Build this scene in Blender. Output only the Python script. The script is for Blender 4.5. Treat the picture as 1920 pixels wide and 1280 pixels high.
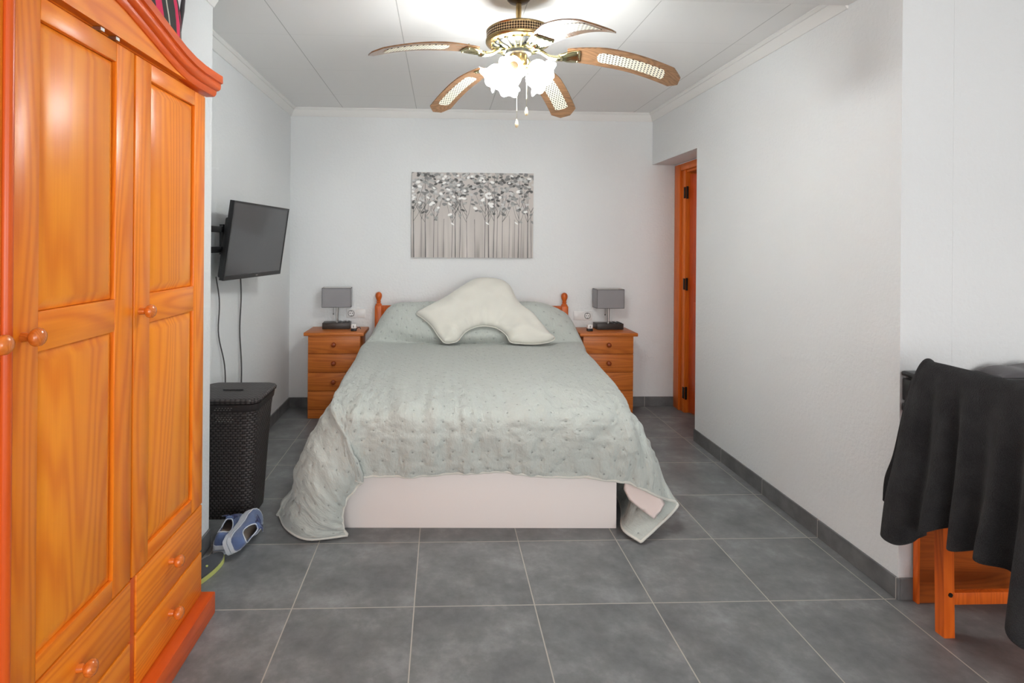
import bpy, bmesh, math, random
import numpy as np
from mathutils import Matrix, Vector, noise as mnoise
from mathutils.geometry import delaunay_2d_cdt

random.seed(7)
for o in list(bpy.data.objects):
    bpy.data.objects.remove(o, do_unlink=True)
SC = bpy.context.scene
COL = SC.collection
PI = math.pi

# ------------------------------------------------------------------ camera
Fv = Vector((0.03759114, 0.9992932, 0.0))
Rv = Vector((0.9992628, -0.03759, 0.0078))
Uv = Vector((-0.0077944, 0.0002932, 0.99996958))
cam_d = bpy.data.cameras.new('camera')
cam = bpy.data.objects.new('camera', cam_d)
COL.objects.link(cam)
m = Matrix.Identity(4)
for i in range(3):
    m[i][0] = Rv[i]; m[i][1] = Uv[i]; m[i][2] = -Fv[i]
m[0][3], m[1][3], m[2][3] = 0.0935, -2.0877, 1.3487
cam.matrix_world = m
cam_d.sensor_width = 36.0
cam_d.lens = 1050.43 / 1920 * 36
cam_d.shift_x = (960 - 868.47) / 1920
cam_d.shift_y = (457.65 - 640) / 1920
cam_d.clip_start = 0.02
SC.camera = cam

# ------------------------------------------------------------------ view, world, daylight
SC.view_settings.view_transform = 'Standard'
SC.view_settings.look = 'None'
SC.view_settings.gamma = 1.0
SC.view_settings.exposure = 0.43
SC.view_settings.use_curve_mapping = False
w = bpy.data.worlds.new('world')
SC.world = w
w.use_nodes = True
bg = w.node_tree.nodes['Background']
bg.inputs[0].default_value = (0.80, 0.90, 1.0, 1)
bg.inputs[1].default_value = 1.2


def area(name, loc, rot, sx, sy, power, color):
    d = bpy.data.lights.new(name, 'AREA')
    d.shape = 'RECTANGLE'; d.size = sx; d.size_y = sy
    d.energy = power; d.color = color
    o = bpy.data.objects.new(name, d)
    COL.objects.link(o)
    o.location = loc; o.rotation_euler = rot
    return o


# daylight entering by the two windows behind the photographer
area('window_daylight', (2.98, -4.80, 1.50), (0, math.radians(100), 0), 1.5, 1.5, 55, (0.85, 0.93, 1.0))
area('window_daylight', (0.60, -7.38, 1.35), (math.radians(100), 0, 0), 2.7, 1.9, 112, (1.0, 0.945, 0.905))

# ------------------------------------------------------------------ materials
def srgb(r, g, b):
    def f(c):
        c /= 255.0
        return c / 12.92 if c <= 0.04045 else ((c + 0.055) / 1.055) ** 2.4
    return (f(r), f(g), f(b), 1.0)


class NT:
    def __init__(s, name, rough=0.5, spec=0.5, metal=0.0):
        s.m = bpy.data.materials.new(name)
        s.m.use_nodes = True
        s.t = s.m.node_tree
        s.b = s.t.nodes['Principled BSDF']
        s.b.inputs['Roughness'].default_value = rough
        s.b.inputs['Specular IOR Level'].default_value = spec
        s.b.inputs['Metallic'].default_value = metal

    def n(s, kind, **kw):
        nd = s.t.nodes.new(kind)
        for k, v in kw.items():
            if isinstance(k, str) and hasattr(nd, k):
                setattr(nd, k, v)
        return nd

    def link(s, a, b):
        s.t.links.new(a, b)

    def math(s, op, a, b=None, c=None):
        nd = s.t.nodes.new('ShaderNodeMath')
        nd.operation = op
        for i, x in enumerate((a, b, c)):
            if x is None:
                continue
            if isinstance(x, (int, float)):
                nd.inputs[i].default_value = x
            else:
                s.link(x, nd.inputs[i])
        return nd.outputs[0]

    def coord(s, which='Object'):
        return s.t.nodes.new('ShaderNodeTexCoord').outputs[which]

    def mapping(s, vec, scale=(1, 1, 1), loc=(0, 0, 0)):
        nd = s.t.nodes.new('ShaderNodeMapping')
        nd.inputs['Scale'].default_value = scale
        nd.inputs['Location'].default_value = loc
        s.link(vec, nd.inputs['Vector'])
        return nd.outputs[0]

    def noise(s, vec, scale, detail=3, rough=0.5):
        nd = s.t.nodes.new('ShaderNodeTexNoise')
        nd.inputs['Scale'].default_value = scale
        nd.inputs['Detail'].default_value = detail
        nd.inputs['Roughness'].default_value = rough
        if vec is not None:
            s.link(vec, nd.inputs['Vector'])
        return nd.outputs['Fac']

    def ramp(s, fac, stops):
        nd = s.t.nodes.new('ShaderNodeValToRGB')
        e = nd.color_ramp.elements
        while len(e) < len(stops):
            e.new(0.5)
        for i, (p, c) in enumerate(stops):
            e[i].position = p; e[i].color = c
        s.link(fac, nd.inputs[0])
        return nd.outputs[0]

    def mix(s, fac, a, b):
        nd = s.t.nodes.new('ShaderNodeMix')
        nd.data_type = 'RGBA'
        if isinstance(fac, (int, float)):
            nd.inputs[0].default_value = fac
        else:
            s.link(fac, nd.inputs[0])
        for sock, v in ((nd.inputs[6], a), (nd.inputs[7], b)):
            if isinstance(v, tuple):
                sock.default_value = v
            else:
                s.link(v, sock)
        return nd.outputs[2]

    def color(s, c):
        if isinstance(c, tuple):
            s.b.inputs['Base Color'].default_value = c
        else:
            s.link(c, s.b.inputs['Base Color'])
        return s

    def bump(s, h, dist=0.002, strength=1.0):
        nd = s.t.nodes.new('ShaderNodeBump')
        nd.inputs['Strength'].default_value = strength
        nd.inputs['Distance'].default_value = dist
        s.link(h, nd.inputs['Height'])
        s.link(nd.outputs[0], s.b.inputs['Normal'])
        return s

    def sep(s, vec):
        nd = s.t.nodes.new('ShaderNodeSeparateXYZ')
        s.link(vec, nd.inputs[0])
        return nd.outputs


def plain(name, c, rough=0.5, metal=0.0, spec=0.5):
    k = NT(name, rough, spec, metal)
    k.color(c)
    return k.m


def wall_mat(name, c, bump=0.0016, scale=55):
    k = NT(name, 0.85, 0.25)
    co = k.coord('Object')
    n1 = k.noise(co, scale, 4, 0.55)
    n2 = k.noise(co, 1.4, 2)
    v = k.ramp(n2, [(0.3, tuple(x * 0.97 for x in c[:3]) + (1,)), (0.7, c)])
    k.color(v)
    k.bump(k.ramp(n1, [(0.35, (0, 0, 0, 1)), (0.7, (1, 1, 1, 1))]), bump, 0.7)
    return k.m


def wood_mat(name, light, dark, axis='Z', freq=1.0, rough=0.34, coat=0.12, seed=0.0, contrast=1.0):
    """plain-sawn grain running along the given object axis"""
    k = NT(name, rough, 0.35)
    k.b.inputs['Coat Weight'].default_value = coat
    k.b.inputs['Coat Roughness'].default_value = 0.25
    co = k.coord('Object')
    sc = {'X': (0.55, 6.0, 6.0), 'Y': (6.0, 0.55, 6.0), 'Z': (6.0, 6.0, 0.55)}[axis]
    v = k.mapping(co, tuple(x * freq for x in sc), (seed, seed * 1.7, seed * 0.6))
    n = k.noise(v, 1.0, 2.0, 0.35)
    bands = k.math('SINE', k.math('MULTIPLY', n, 130.0))
    bands = k.math('MULTIPLY_ADD', bands, 0.5, 0.5)
    bands = k.math('POWER', bands, 1.6)
    fsc = {'X': (4, 160, 160), 'Y': (160, 4, 160), 'Z': (160, 160, 4)}[axis]
    fine = k.noise(k.mapping(co, fsc), 1.0, 3)
    big = k.noise(k.mapping(co, tuple(x * 1.3 for x in sc), (5, 3, 1)), 1.0, 2)
    f = k.math('MULTIPLY_ADD', bands, 0.33 * contrast, k.math('MULTIPLY', fine, 0.30))
    f = k.math('ADD', f, k.math('MULTIPLY_ADD', big, 0.55, -0.24))
    k.color(k.ramp(f, [(0.02, light), (0.95, dark)]))
    return k.m


PINE_L, PINE_D = srgb(255, 150, 36), srgb(214, 86, 8)
M = {}
for ax in 'XYZ':
    M['pine' + ax] = wood_mat('honey_pine_' + ax, PINE_L, PINE_D, ax, seed=3.0)
M['pinePanel'] = wood_mat('honey_pine_panel', srgb(255, 156, 38), srgb(216, 92, 10), 'Z', 0.75, seed=9.0, contrast=1.0)
M['pineDark'] = wood_mat('reddish_pine', srgb(235, 100, 26), srgb(186, 62, 8), 'Y', seed=2.0, contrast=0.7)
M['pineTrim'] = wood_mat('reddish_pine_trim', srgb(228, 98, 28), srgb(190, 64, 10), 'Z', seed=2.0, contrast=0.5)
M['knob'] = wood_mat('pine_knob', srgb(232, 128, 46), srgb(180, 78, 16), 'X', 3.0, rough=0.15, coat=0.8)
M['nsX'] = wood_mat('bedside_pine_x', srgb(206, 118, 48), srgb(150, 72, 20), 'X', 1.3, rough=0.42, coat=0.04, seed=5.0)
M['nsZ'] = wood_mat('bedside_pine_z', srgb(196, 108, 44), srgb(146, 68, 20), 'Z', 1.3, rough=0.42, coat=0.04, seed=5.0)
M['nsKnob'] = plain('bedside_knob', srgb(142, 62, 22), 0.3)
M['headZ'] = wood_mat('headboard_pine', srgb(212, 104, 36), srgb(162, 66, 16), 'Z', 1.4, seed=1.0)
M['doorZ'] = wood_mat('door_pine', srgb(236, 122, 38), srgb(190, 78, 16), 'Z', 1.2, seed=6.0, contrast=0.6)
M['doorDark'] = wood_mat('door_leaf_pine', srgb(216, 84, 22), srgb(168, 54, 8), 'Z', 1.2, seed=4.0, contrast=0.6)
M['chairZ'] = wood_mat('chair_pine', srgb(236, 112, 30), srgb(190, 76, 14), 'Z', 1.6, rough=0.4, coat=0.1, seed=8.0)
M['consoleZ'] = wood_mat('console_pine', srgb(176, 88, 26), srgb(128, 58, 12), 'X', 1.6, rough=0.5, coat=0.05, seed=8.0)
M['wall'] = wall_mat('white_plaster', srgb(235, 237, 237))
M['ceilnear'] = wall_mat('beam_plaster', srgb(238, 237, 235))
M['cornice'] = plain('white_cornice_paint', srgb(238, 237, 234), 0.6)
M['white'] = plain('white_laminate', srgb(240, 231, 226), 0.45)
M['whiteplastic'] = plain('white_plastic', srgb(232, 230, 228), 0.3)
M['black'] = plain('black_plastic', srgb(24, 24, 26), 0.4)
M['blacksatin'] = plain('black_lacquer', srgb(34, 33, 34), 0.3)
M['steel'] = plain('brushed_steel', srgb(180, 178, 175), 0.3, 1.0)
M['brass'] = plain('antique_brass', srgb(168, 142, 98), 0.25, 1.0)
M['brassdark'] = plain('dark_bronze', srgb(92, 74, 54), 0.4, 1.0)
M['brasspale'] = plain('pale_brass', srgb(208, 200, 160), 0.18, 1.0)
M['hinge'] = plain('black_iron', srgb(40, 34, 30), 0.5, 0.6)
M['cream'] = plain('cream_wood', srgb(232, 214, 176), 0.4)
M['cable'] = plain('grey_cable', srgb(78, 76, 76), 0.6)


def floor_mat():
    k = NT('grey_floor_tile', 0.34, 0.45)
    co = k.coord('Object')
    x, y, z = k.sep(co)
    def dist(c):
        f = k.math('FRACT', k.math('ADD', k.math('DIVIDE', c, 0.45), 100.0))
        return k.math('MULTIPLY', k.math('MINIMUM', f, k.math('SUBTRACT', 1.0, f)), 0.45)
    d = k.math('MINIMUM', dist(x), dist(y))
    grout = k.math('LESS_THAN', d, 0.0021)
    cid = k.math('ADD', k.math('FLOOR', k.math('DIVIDE', x, 0.45)), k.math('MULTIPLY', k.math('FLOOR', k.math('DIVIDE', y, 0.45)), 17.3))
    comb = k.n('ShaderNodeCombineXYZ')
    k.link(x, comb.inputs[0]); k.link(y, comb.inputs[1]); k.link(cid, comb.inputs[2])
    n1 = k.noise(comb.outputs[0], 5.5, 6, 0.62)
    n2 = k.noise(comb.outputs[0], 26, 5, 0.7)
    f = k.math('ADD', k.math('MULTIPLY', n1, 0.75), k.math('MULTIPLY', n2, 0.25))
    body = k.ramp(f, [(0.34, srgb(100, 102, 104)), (0.52, srgb(122, 124, 125)), (0.68, srgb(150, 152, 154))])
    k.color(k.mix(grout, body, srgb(186, 180, 172)))
    k.link(k.math('ADD', k.math('MULTIPLY', grout, 0.4), k.math('MULTIPLY_ADD', n2, 0.22, 0.26)), k.b.inputs['Roughness'])
    h = k.math('SUBTRACT', k.math('MULTIPLY', n2, 0.12), grout)
    k.bump(h, 0.0008, 0.5)
    return k.m


def ceil_mat():
    k = NT('ceiling_panels', 0.8, 0.25)
    co = k.coord('Object')
    x, y, z = k.sep(co)
    def line(c, off, pitch, wd):
        f = k.math('FRACT', k.math('ADD', k.math('DIVIDE', k.math('SUBTRACT', c, off), pitch), 100.0))
        dd = k.math('MULTIPLY', k.math('MINIMUM', f, k.math('SUBTRACT', 1.0, f)), pitch)
        return k.math('LESS_THAN', dd, wd)
    lx = line(x, -0.725, 0.6, 0.0022)
    ly = k.math('MULTIPLY', line(y, 0.92, 0.6, 0.0016), 0.28)
    ln = k.math('MAXIMUM', lx, ly)
    k.color(k.mix(k.math('MULTIPLY', ln, 0.45), srgb(244, 243, 241), srgb(120, 118, 114)))
    n = k.noise(co, 240, 2)
    k.bump(k.math('SUBTRACT', k.math('MULTIPLY', n, 0.3), ln), 0.0012, 0.6)
    return k.m


def base_mat(name, along):
    k = NT(name, 0.4, 0.4)
    co = k.coord('Object')
    s = k.sep(co)
    c = s[0] if along == 'X' else s[1]
    f = k.math('FRACT', k.math('ADD', k.math('DIVIDE', c, 0.45), 100.0))
    dd = k.math('MULTIPLY', k.math('MINIMUM', f, k.math('SUBTRACT', 1.0, f)), 0.45)
    g = k.math('LESS_THAN', dd, 0.0018)
    n = k.noise(co, 7, 5, 0.6)
    body = k.ramp(n, [(0.35, srgb(92, 92, 93)), (0.65, srgb(118, 118, 118))])
    k.color(k.mix(g, body, srgb(180, 175, 168)))
    return k.m


def fabric(name, c, scale=900, rough=0.9, sheen=0.3, bump=0.0005):
    k = NT(name, rough, 0.2)
    k.b.inputs['Sheen Weight'].default_value = sheen
    co = k.coord('Object')
    n = k.noise(co, scale, 2)
    n2 = k.noise(co, 6, 3)
    k.color(k.ramp(n2, [(0.3, tuple(x * 0.93 for x in c[:3]) + (1,)), (0.7, c)]))
    k.bump(n, bump, 0.6)
    return k.m


def quilt_mat():
    """UVs are metres of cloth; stitched tufts on a staggered grid and crumpled cotton"""
    k = NT('sage_quilt', 0.8, 0.3)
    k.b.inputs['Sheen Weight'].default_value = 0.25
    uv = k.coord('UV')
    x, y, z = k.sep(uv)
    x = k.math('ADD', x, k.math('MULTIPLY_ADD', k.noise(uv, 7.0, 1), 0.024, -0.012))
    y = k.math('ADD', y, k.math('MULTIPLY_ADD', k.noise(k.mapping(uv, (1, 1, 1), (9, 4, 0)), 7.0, 1), 0.024, -0.012))
    px, py = 0.083, 0.053
    row = k.math('DIVIDE', y, py)
    rid = k.math('FLOOR', row)
    odd = k.math('FRACT', k.math('MULTIPLY', k.math('ADD', rid, 200.0), 0.5))
    fx = k.math('SUBTRACT', k.math('FRACT', k.math('ADD', k.math('ADD', k.math('DIVIDE', x, px), odd), 100.0)), 0.5)
    fy = k.math('SUBTRACT', k.math('FRACT', k.math('ADD', row, 200.0)), 0.5)
    dx = k.math('MULTIPLY', fx, px); dy = k.math('MULTIPLY', fy, py)
    d = k.math('SQRT', k.math('ADD', k.math('MULTIPLY', dx, dx), k.math('MULTIPLY', dy, dy)))
    tuft = k.math('SUBTRACT', 1.0, k.math('MINIMUM', k.math('DIVIDE', d, 0.018), 1.0))
    tuft = k.math('POWER', tuft, 1.6)
    dot = k.math('LESS_THAN', d, 0.0036)
    wr = k.noise(k.mapping(uv, (34, 11, 1)), 1.0, 5, 0.6)
    wr2 = k.noise(k.mapping(uv, (60, 40, 1)), 1.0, 3, 0.6)
    ridge = k.math('ABSOLUTE', k.math('SUBTRACT', wr, 0.5))
    h = k.math('SUBTRACT', k.math('ADD', k.math('MULTIPLY', ridge, 1.5), k.math('MULTIPLY', wr2, 0.5)), k.math('MULTIPLY', tuft, 0.62))
    k.bump(h, 0.0105, 0.85)
    k.color(k.mix(k.math('MULTIPLY', dot, 0.5), srgb(190, 195, 189), srgb(100, 106, 102)))
    return k.m


def hamper_mat():
    k = NT('dark_brown_rattan_plastic', 0.42, 0.4)
    uv = k.coord('UV')
    x, y, z = k.sep(uv)
    cx, cy = 0.024, 0.0125
    r = k.math('DIVIDE', y, cy)
    odd = k.math('FRACT', k.math('MULTIPLY', k.math('FLOOR', r), 0.5))
    fx = k.math('FRACT', k.math('ADD', k.math('DIVIDE', x, cx), odd))
    sx_ = k.math('SINE', k.math('MULTIPLY', fx, PI))
    sy_ = k.math('SINE', k.math('MULTIPLY', k.math('FRACT', r), PI))
    h = k.math('MULTIPLY', k.math('ABSOLUTE', sx_), k.math('POWER', k.math('ABSOLUTE', sy_), 0.6))
    k.bump(h, 0.003, 1.0)
    k.color(k.ramp(h, [(0.05, srgb(20, 18, 18)), (0.7, srgb(72, 66, 65))]))
    return k.m


def cane_mat():
    k = NT('woven_cane', 0.5, 0.3)
    uv = k.coord('UV')
    x, y, z = k.sep(uv)
    fx = k.math('SUBTRACT', k.math('FRACT', k.math('MULTIPLY', x, 74.0)), 0.5)
    rr = k.math('MULTIPLY', y, 74.0)
    odd = k.math('MULTIPLY', k.math('FRACT', k.math('MULTIPLY', k.math('FLOOR', k.math('ADD', k.math('MULTIPLY', x, 74.0), 500.0)), 0.5)), 1.0)
    fy = k.math('SUBTRACT', k.math('FRACT', k.math('ADD', k.math('ADD', rr, 50.0), odd)), 0.5)
    d = k.math('SQRT', k.math('ADD', k.math('MULTIPLY', fx, fx), k.math('MULTIPLY', fy, fy)))
    hole = k.math('LESS_THAN', d, 0.29)
    k.color(k.mix(hole, srgb(232, 228, 208), srgb(70, 66, 56)))
    k.bump(d, 0.001, 0.5)
    return k.m


M['floor'] = floor_mat()
M['ceiling'] = ceil_mat()
M['baseX'] = base_mat('grey_skirting_x', 'X')
M['baseY'] = base_mat('grey_skirting_y', 'Y')
M['tan'] = plain('tan_floor', srgb(196, 152, 124), 0.4)
M['quilt'] = quilt_mat()
M['piping'] = fabric('quilt_binding', srgb(216, 215, 206))
M['pillow'] = fabric('cream_cotton', srgb(226, 224, 214), 700)
M['sheet'] = fabric('pink_white_sheet', srgb(232, 216, 210), 900)
M['hamper'] = hamper_mat()
M['hamperplain'] = plain('dark_brown_plastic', srgb(44, 39, 39), 0.4)
M['cane'] = cane_mat()
M['shade'] = fabric('grey_linen', srgb(152, 150, 152), 1400, bump=0.0006)
M['shadein'] = plain('white_lining', srgb(226, 224, 220), 0.7)
M['shadetrim'] = plain('dark_grey_trim', srgb(86, 84, 86), 0.7)
M['lampbase'] = wood_mat('dark_wenge', srgb(62, 54, 50), srgb(40, 35, 33), 'X', 2, rough=0.4, coat=0.05)
M['blade'] = wood_mat('walnut_blade', srgb(146, 108, 76), srgb(70, 48, 32), 'X', 1.6, rough=0.25, coat=0.4, seed=4.0)
M['denim'] = fabric('blue_canvas', srgb(94, 112, 152), 1100)
M['denimdark'] = fabric('navy_laces', srgb(62, 70, 112), 1100)
M['rubber'] = plain('white_rubber', srgb(206, 212, 220), 0.6)
M['insole'] = plain('beige_insole', srgb(150, 136, 122), 0.9)
M['soleline'] = plain('blue_sole_line', srgb(84, 98, 128), 0.6)
M['sandal'] = fabric('charcoal_footbed', srgb(66, 70, 76), 500)
M['lime'] = plain('lime_rubber', srgb(200, 206, 120), 0.6)
M['greyfab'] = fabric('grey_fabric', srgb(92, 90, 92), 500)


def fleece_mat():
    k = NT('black_fleece', 0.95, 0.1)
    k.b.inputs['Sheen Weight'].default_value = 0.12
    k.b.inputs['Sheen Roughness'].default_value = 0.6
    co = k.coord('Object')
    n = k.noise(co, 320, 4, 0.7)
    n2 = k.noise(co, 14, 3)
    f = k.math('ADD', k.math('MULTIPLY', n, 0.6), k.math('MULTIPLY', n2, 0.5))
    k.color(k.ramp(f, [(0.38, srgb(14, 13, 17)), (0.75, srgb(54, 53, 54))]))
    k.bump(n, 0.006, 1.0)
    return k.m


M['fleece'] = fleece_mat()


def glow_mat():
    k = NT('lit_frosted_glass', 0.3, 0.4)
    k.color(srgb(250, 250, 250))
    k.b.inputs['Emission Color'].default_value = (0.94, 0.985, 1.0, 1)
    k.b.inputs['Emission Strength'].default_value = 44.0
    return k.m


M['glow'] = glow_mat()


def screen_mat():
    k = NT('tv_screen', 0.12, 0.5)
    k.color(srgb(70, 70, 72))
    return k.m


M['screen'] = screen_mat()


def stripe_mat():
    k = NT('striped_bag', 0.85, 0.2)
    x, y, z = k.sep(k.coord('Object'))
    t = k.math('FRACT', k.math('ADD', k.math('MULTIPLY', k.math('ADD', k.math('MULTIPLY', y, 1.0), k.math('MULTIPLY', z, 0.35)), 9.0), 10.05))
    c = k.ramp(t, [(0.0, srgb(70, 70, 68)), (0.38, srgb(222, 64, 100)), (0.70, srgb(70, 70, 68)), (0.93, srgb(196, 190, 176))])
    c.node.color_ramp.interpolation = 'CONSTANT'
    k.color(c)
    return k.m


M['stripe'] = stripe_mat()


def vcol_mat():
    k = NT('painted_canvas', 0.6, 0.3)
    a = k.n('ShaderNodeVertexColor')
    a.layer_name = 'paint'
    k.color(a.outputs[0])
    k.bump(k.noise(k.coord('Object'), 160, 3), 0.001, 0.6)
    return k.m


M['art'] = vcol_mat()

# ------------------------------------------------------------------ object helpers
WM = {}


def tag(o, label, cat, group=None):
    o['label'] = label
    o['category'] = cat
    if group:
        o['group'] = group
    return o


def empty(name, loc, label, cat, group=None, rz=0.0):
    o = bpy.data.objects.new(name, None)
    o.empty_display_size = 0.05
    COL.objects.link(o)
    o.location = loc
    o.rotation_euler = (0, 0, rz)
    WM[o.name] = Matrix.LocRotScale(Vector(loc), o.rotation_euler, None)
    return tag(o, label, cat, group)


def setmat(o, mat4):
    """place a root by a full matrix"""
    o.matrix_world = mat4
    WM[o.name] = mat4
    return o


def copytree(src, loc, rz=0.0, label=None):
    r = src.copy()
    COL.objects.link(r)
    r.location = loc
    r.rotation_euler = (0, 0, rz)
    if label:
        r['label'] = label
    for ch in [o for o in COL.objects if o.parent is src]:
        c = ch.copy()
        COL.objects.link(c)
        c.parent = r
        for g in [o for o in COL.objects if o.parent is ch]:
            d = g.copy()
            COL.objects.link(d)
            d.parent = c
    return r


class G:
    """collects shapes into one mesh; mats is the list of material slots"""
    def __init__(s, *mats):
        s.v = []; s.f = []; s.mi = []; s.mats = [M[x] for x in mats]; s.uv = None

    def add(s, v, f, mi=0):
        o = len(s.v)
        s.v += [tuple(p) for p in v]
        for q in f:
            s.f.append(tuple(i + o for i in q)); s.mi.append(mi)
        return s

    def box(s, x0, x1, y0, y1, z0, z1, mi=0, bev=0.0):
        if bev <= 0:
            v = [(x, y, z) for x in (x0, x1) for y in (y0, y1) for z in (z0, z1)]
            f = [(0, 1, 3, 2), (4, 6, 7, 5), (0, 4, 5, 1), (2, 3, 7, 6), (0, 2, 6, 4), (1, 5, 7, 3)]
            return s.add(v, f, mi)
        bm = bmesh.new()
        bmesh.ops.create_cube(bm, size=1.0)
        for q in bm.verts:
            q.co = ((x0 + x1) / 2 + q.co.x * (x1 - x0), (y0 + y1) / 2 + q.co.y * (y1 - y0), (z0 + z1) / 2 + q.co.z * (z1 - z0))
        bmesh.ops.bevel(bm, geom=list(bm.edges), offset=bev, segments=2, profile=0.5, affect='EDGES')
        return s.addbm(bm, mi)

    def addbm(s, bm, mi=0, mat=None):
        bm.verts.ensure_lookup_table()
        bm.verts.index_update()
        v = [(mat @ q.co) if mat else q.co.copy() for q in bm.verts]
        f = [tuple(x.index for x in q.verts) for q in bm.faces]
        bm.free()
        return s.add(v, f, mi)

    def lathe(s, prof, seg=32, axis='Z', at=(0, 0, 0), mi=0, cap=True):
        v = []; f = []
        n = len(prof)
        for i in range(seg):
            a = 2 * PI * i / seg
            for r, h in prof:
                c, d = r * math.cos(a), r * math.sin(a)
                p = {'Z': (c, d, h), 'X': (h, c, d), 'Y': (d, h, c)}[axis]
                v.append((p[0] + at[0], p[1] + at[1], p[2] + at[2]))
        for i in range(seg):
            j = (i + 1) % seg
            for k in range(n - 1):
                f.append((i * n + k, j * n + k, j * n + k + 1, i * n + k + 1))
        if cap:
            f.append(tuple(i * n for i in range(seg))[::-1])
            f.append(tuple(i * n + n - 1 for i in range(seg)))
        return s.add(v, f, mi)

    def tube(s, pts, r, seg=10, mi=0, closed=False):
        pts = [Vector(p) for p in pts]
        n = len(pts)
        rr = r if isinstance(r, (list, tuple)) else [r] * n
        v = []; f = []
        up = Vector((0, 0, 1))
        prev = None
        for i, p in enumerate(pts):
            a = pts[(i - 1) % n] if (closed or i > 0) else p
            b = pts[(i + 1) % n] if (closed or i < n - 1) else p
            t = (b - a)
            if t.length < 1e-9:
                t = Vector((0, 0, 1))
            t.normalize()
            if prev is None:
                u = up.cross(t)
                if u.length < 0.05:
                    u = Vector((1, 0, 0)).cross(t)
            else:
                u = prev - t * prev.dot(t)
                if u.length < 1e-6:
                    u = up.cross(t)
            u.normalize(); prev = u
            w_ = t.cross(u)
            for k in range(seg):
                an = 2 * PI * k / seg
                v.append(p + (u * math.cos(an) + w_ * math.sin(an)) * rr[i])
        for i in range(n if closed else n - 1):
            j = (i + 1) % n
            for k in range(seg):
                l = (k + 1) % seg
                f.append((i * seg + k, i * seg + l, j * seg + l, j * seg + k))
        if not closed:
            f.append(tuple(range(seg))[::-1])
            f.append(tuple((n - 1) * seg + k for k in range(seg)))
        return s.add(v, f, mi)

    def sweep(s, prof, path, mi=0):
        """prof: list of offsets fn applied to each path frame; path: list of lists of points already placed"""
        n = len(path[0])
        v = [p for ring in path for p in ring]
        f = []
        for i in range(len(path) - 1):
            for k in range(n - 1):
                f.append((i * n + k, i * n + k + 1, (i + 1) * n + k + 1, (i + 1) * n + k))
            f.append((i * n + n - 1, i * n, (i + 1) * n, (i + 1) * n + n - 1))
        f.append(tuple(range(n))[::-1])
        f.append(tuple((len(path) - 1) * n + k for k in range(n)))
        return s.add(v, f, mi)

    def prism(s, poly, z0, z1, mi=0, axis='Z'):
        def P(a, b, c):
            return {'Z': (a, b, c), 'Y': (a, c, b), 'X': (c, a, b)}[axis]
        n = len(poly)
        v = [P(a, b, z0) for a, b in poly] + [P(a, b, z1) for a, b in poly]
        f = [tuple(range(n))[::-1], tuple(range(n, 2 * n))]
        f += [(i, (i + 1) % n, (i + 1) % n + n, i + n) for i in range(n)]
        return s.add(v, f, mi)

    def obj(s, name, parent=None, smooth=None, world=False, kind=None, label=None, sub=0):
        me = bpy.data.meshes.new(name)
        v = s.v
        if world and parent is not None:
            r = parent
            while r.parent is not None:
                r = r.parent
            inv = WM[r.name].inverted()
            v = [inv @ Vector(p) for p in v]
        me.from_pydata(v, [], s.f)
        for q in s.mats:
            me.materials.append(q)
        me.polygons.foreach_set('material_index', s.mi)
        if s.uv is not None:
            l = me.uv_layers.new(name='UVMap')
            idx = np.zeros(len(me.loops), dtype=np.int32)
            me.loops.foreach_get('vertex_index', idx)
            l.data.foreach_set('uv', np.asarray(s.uv, dtype=np.float32)[idx].ravel())
        me.validate()
        bm = bmesh.new(); bm.from_mesh(me)
        bmesh.ops.recalc_face_normals(bm, faces=bm.faces)
        bm.to_mesh(me); bm.free()
        if smooth is not None:
            me.shade_smooth()
            if smooth < 180:
                me.set_sharp_from_angle(angle=math.radians(smooth))
        o = bpy.data.objects.new(name, me)
        COL.objects.link(o)
        if parent is not None:
            o.parent = parent
        if kind:
            o['kind'] = kind
        if label:
            o['label'] = label
        if sub:
            md = o.modifiers.new('sub', 'SUBSURF'); md.levels = sub; md.render_levels = sub
        return o


def struct(name, g, smooth=None, parent=None):
    return g.obj(name, parent, smooth, kind='structure')


# ------------------------------------------------------------------ the room
YB = 2.56          # back wall
CZ = 2.455         # ceiling
struct('floor', G('floor').box(-1.42, 3.1, -7.5, 2.66, -0.1, 0.0))
struct('floor_hall', G('tan').box(2.101, 3.4, 1.2, 3.0, -0.1, 0.001))
struct('ceiling', G('ceiling').box(-1.42, 3.4, 0.29, 3.1, CZ, CZ + 0.1))
struct('ceiling_beam', G('ceilnear').box(-1.42, 3.1, -7.5, 0.289, 2.402, CZ + 0.1))
struct('wall_back', G('wall').box(-1.30, 2.06, YB, YB + 0.1, 0, CZ))
struct('wall_left', G('wall').box(-1.30, -1.155, 0.44, YB, 0, CZ))
struct('wall_pillar', G('wall').box(-1.42, -0.930, -0.005, 0.435, 0, CZ))
struct('wall_wardrobe', G('wall').box(-1.42, -1.33, -7.5, -0.006, 0, 2.402))
struct('wall_right', G('wall').box(1.855, 2.06, 0.0, 1.735, 0, CZ))
struct('wall_right_header', G('wall').box(1.855, 2.06, 1.7355, YB - 0.0005, 2.028, CZ))
struct('wall_desk', G('wall').box(2.0605, 3.1, 0.0, 0.12, 0, 2.402))
struct('wall_hall', G('wall').box(3.3, 3.4, 0.13, 3.1, 0, 2.402))
struct('wall_hall_end', G('wall').box(2.0605, 3.3, 2.97, 3.07, 0, 2.402))
struct('ceiling_hall', G('ceilnear').box(2.0605, 3.4, 0.13, 3.1, 2.4025, 2.45))
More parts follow.
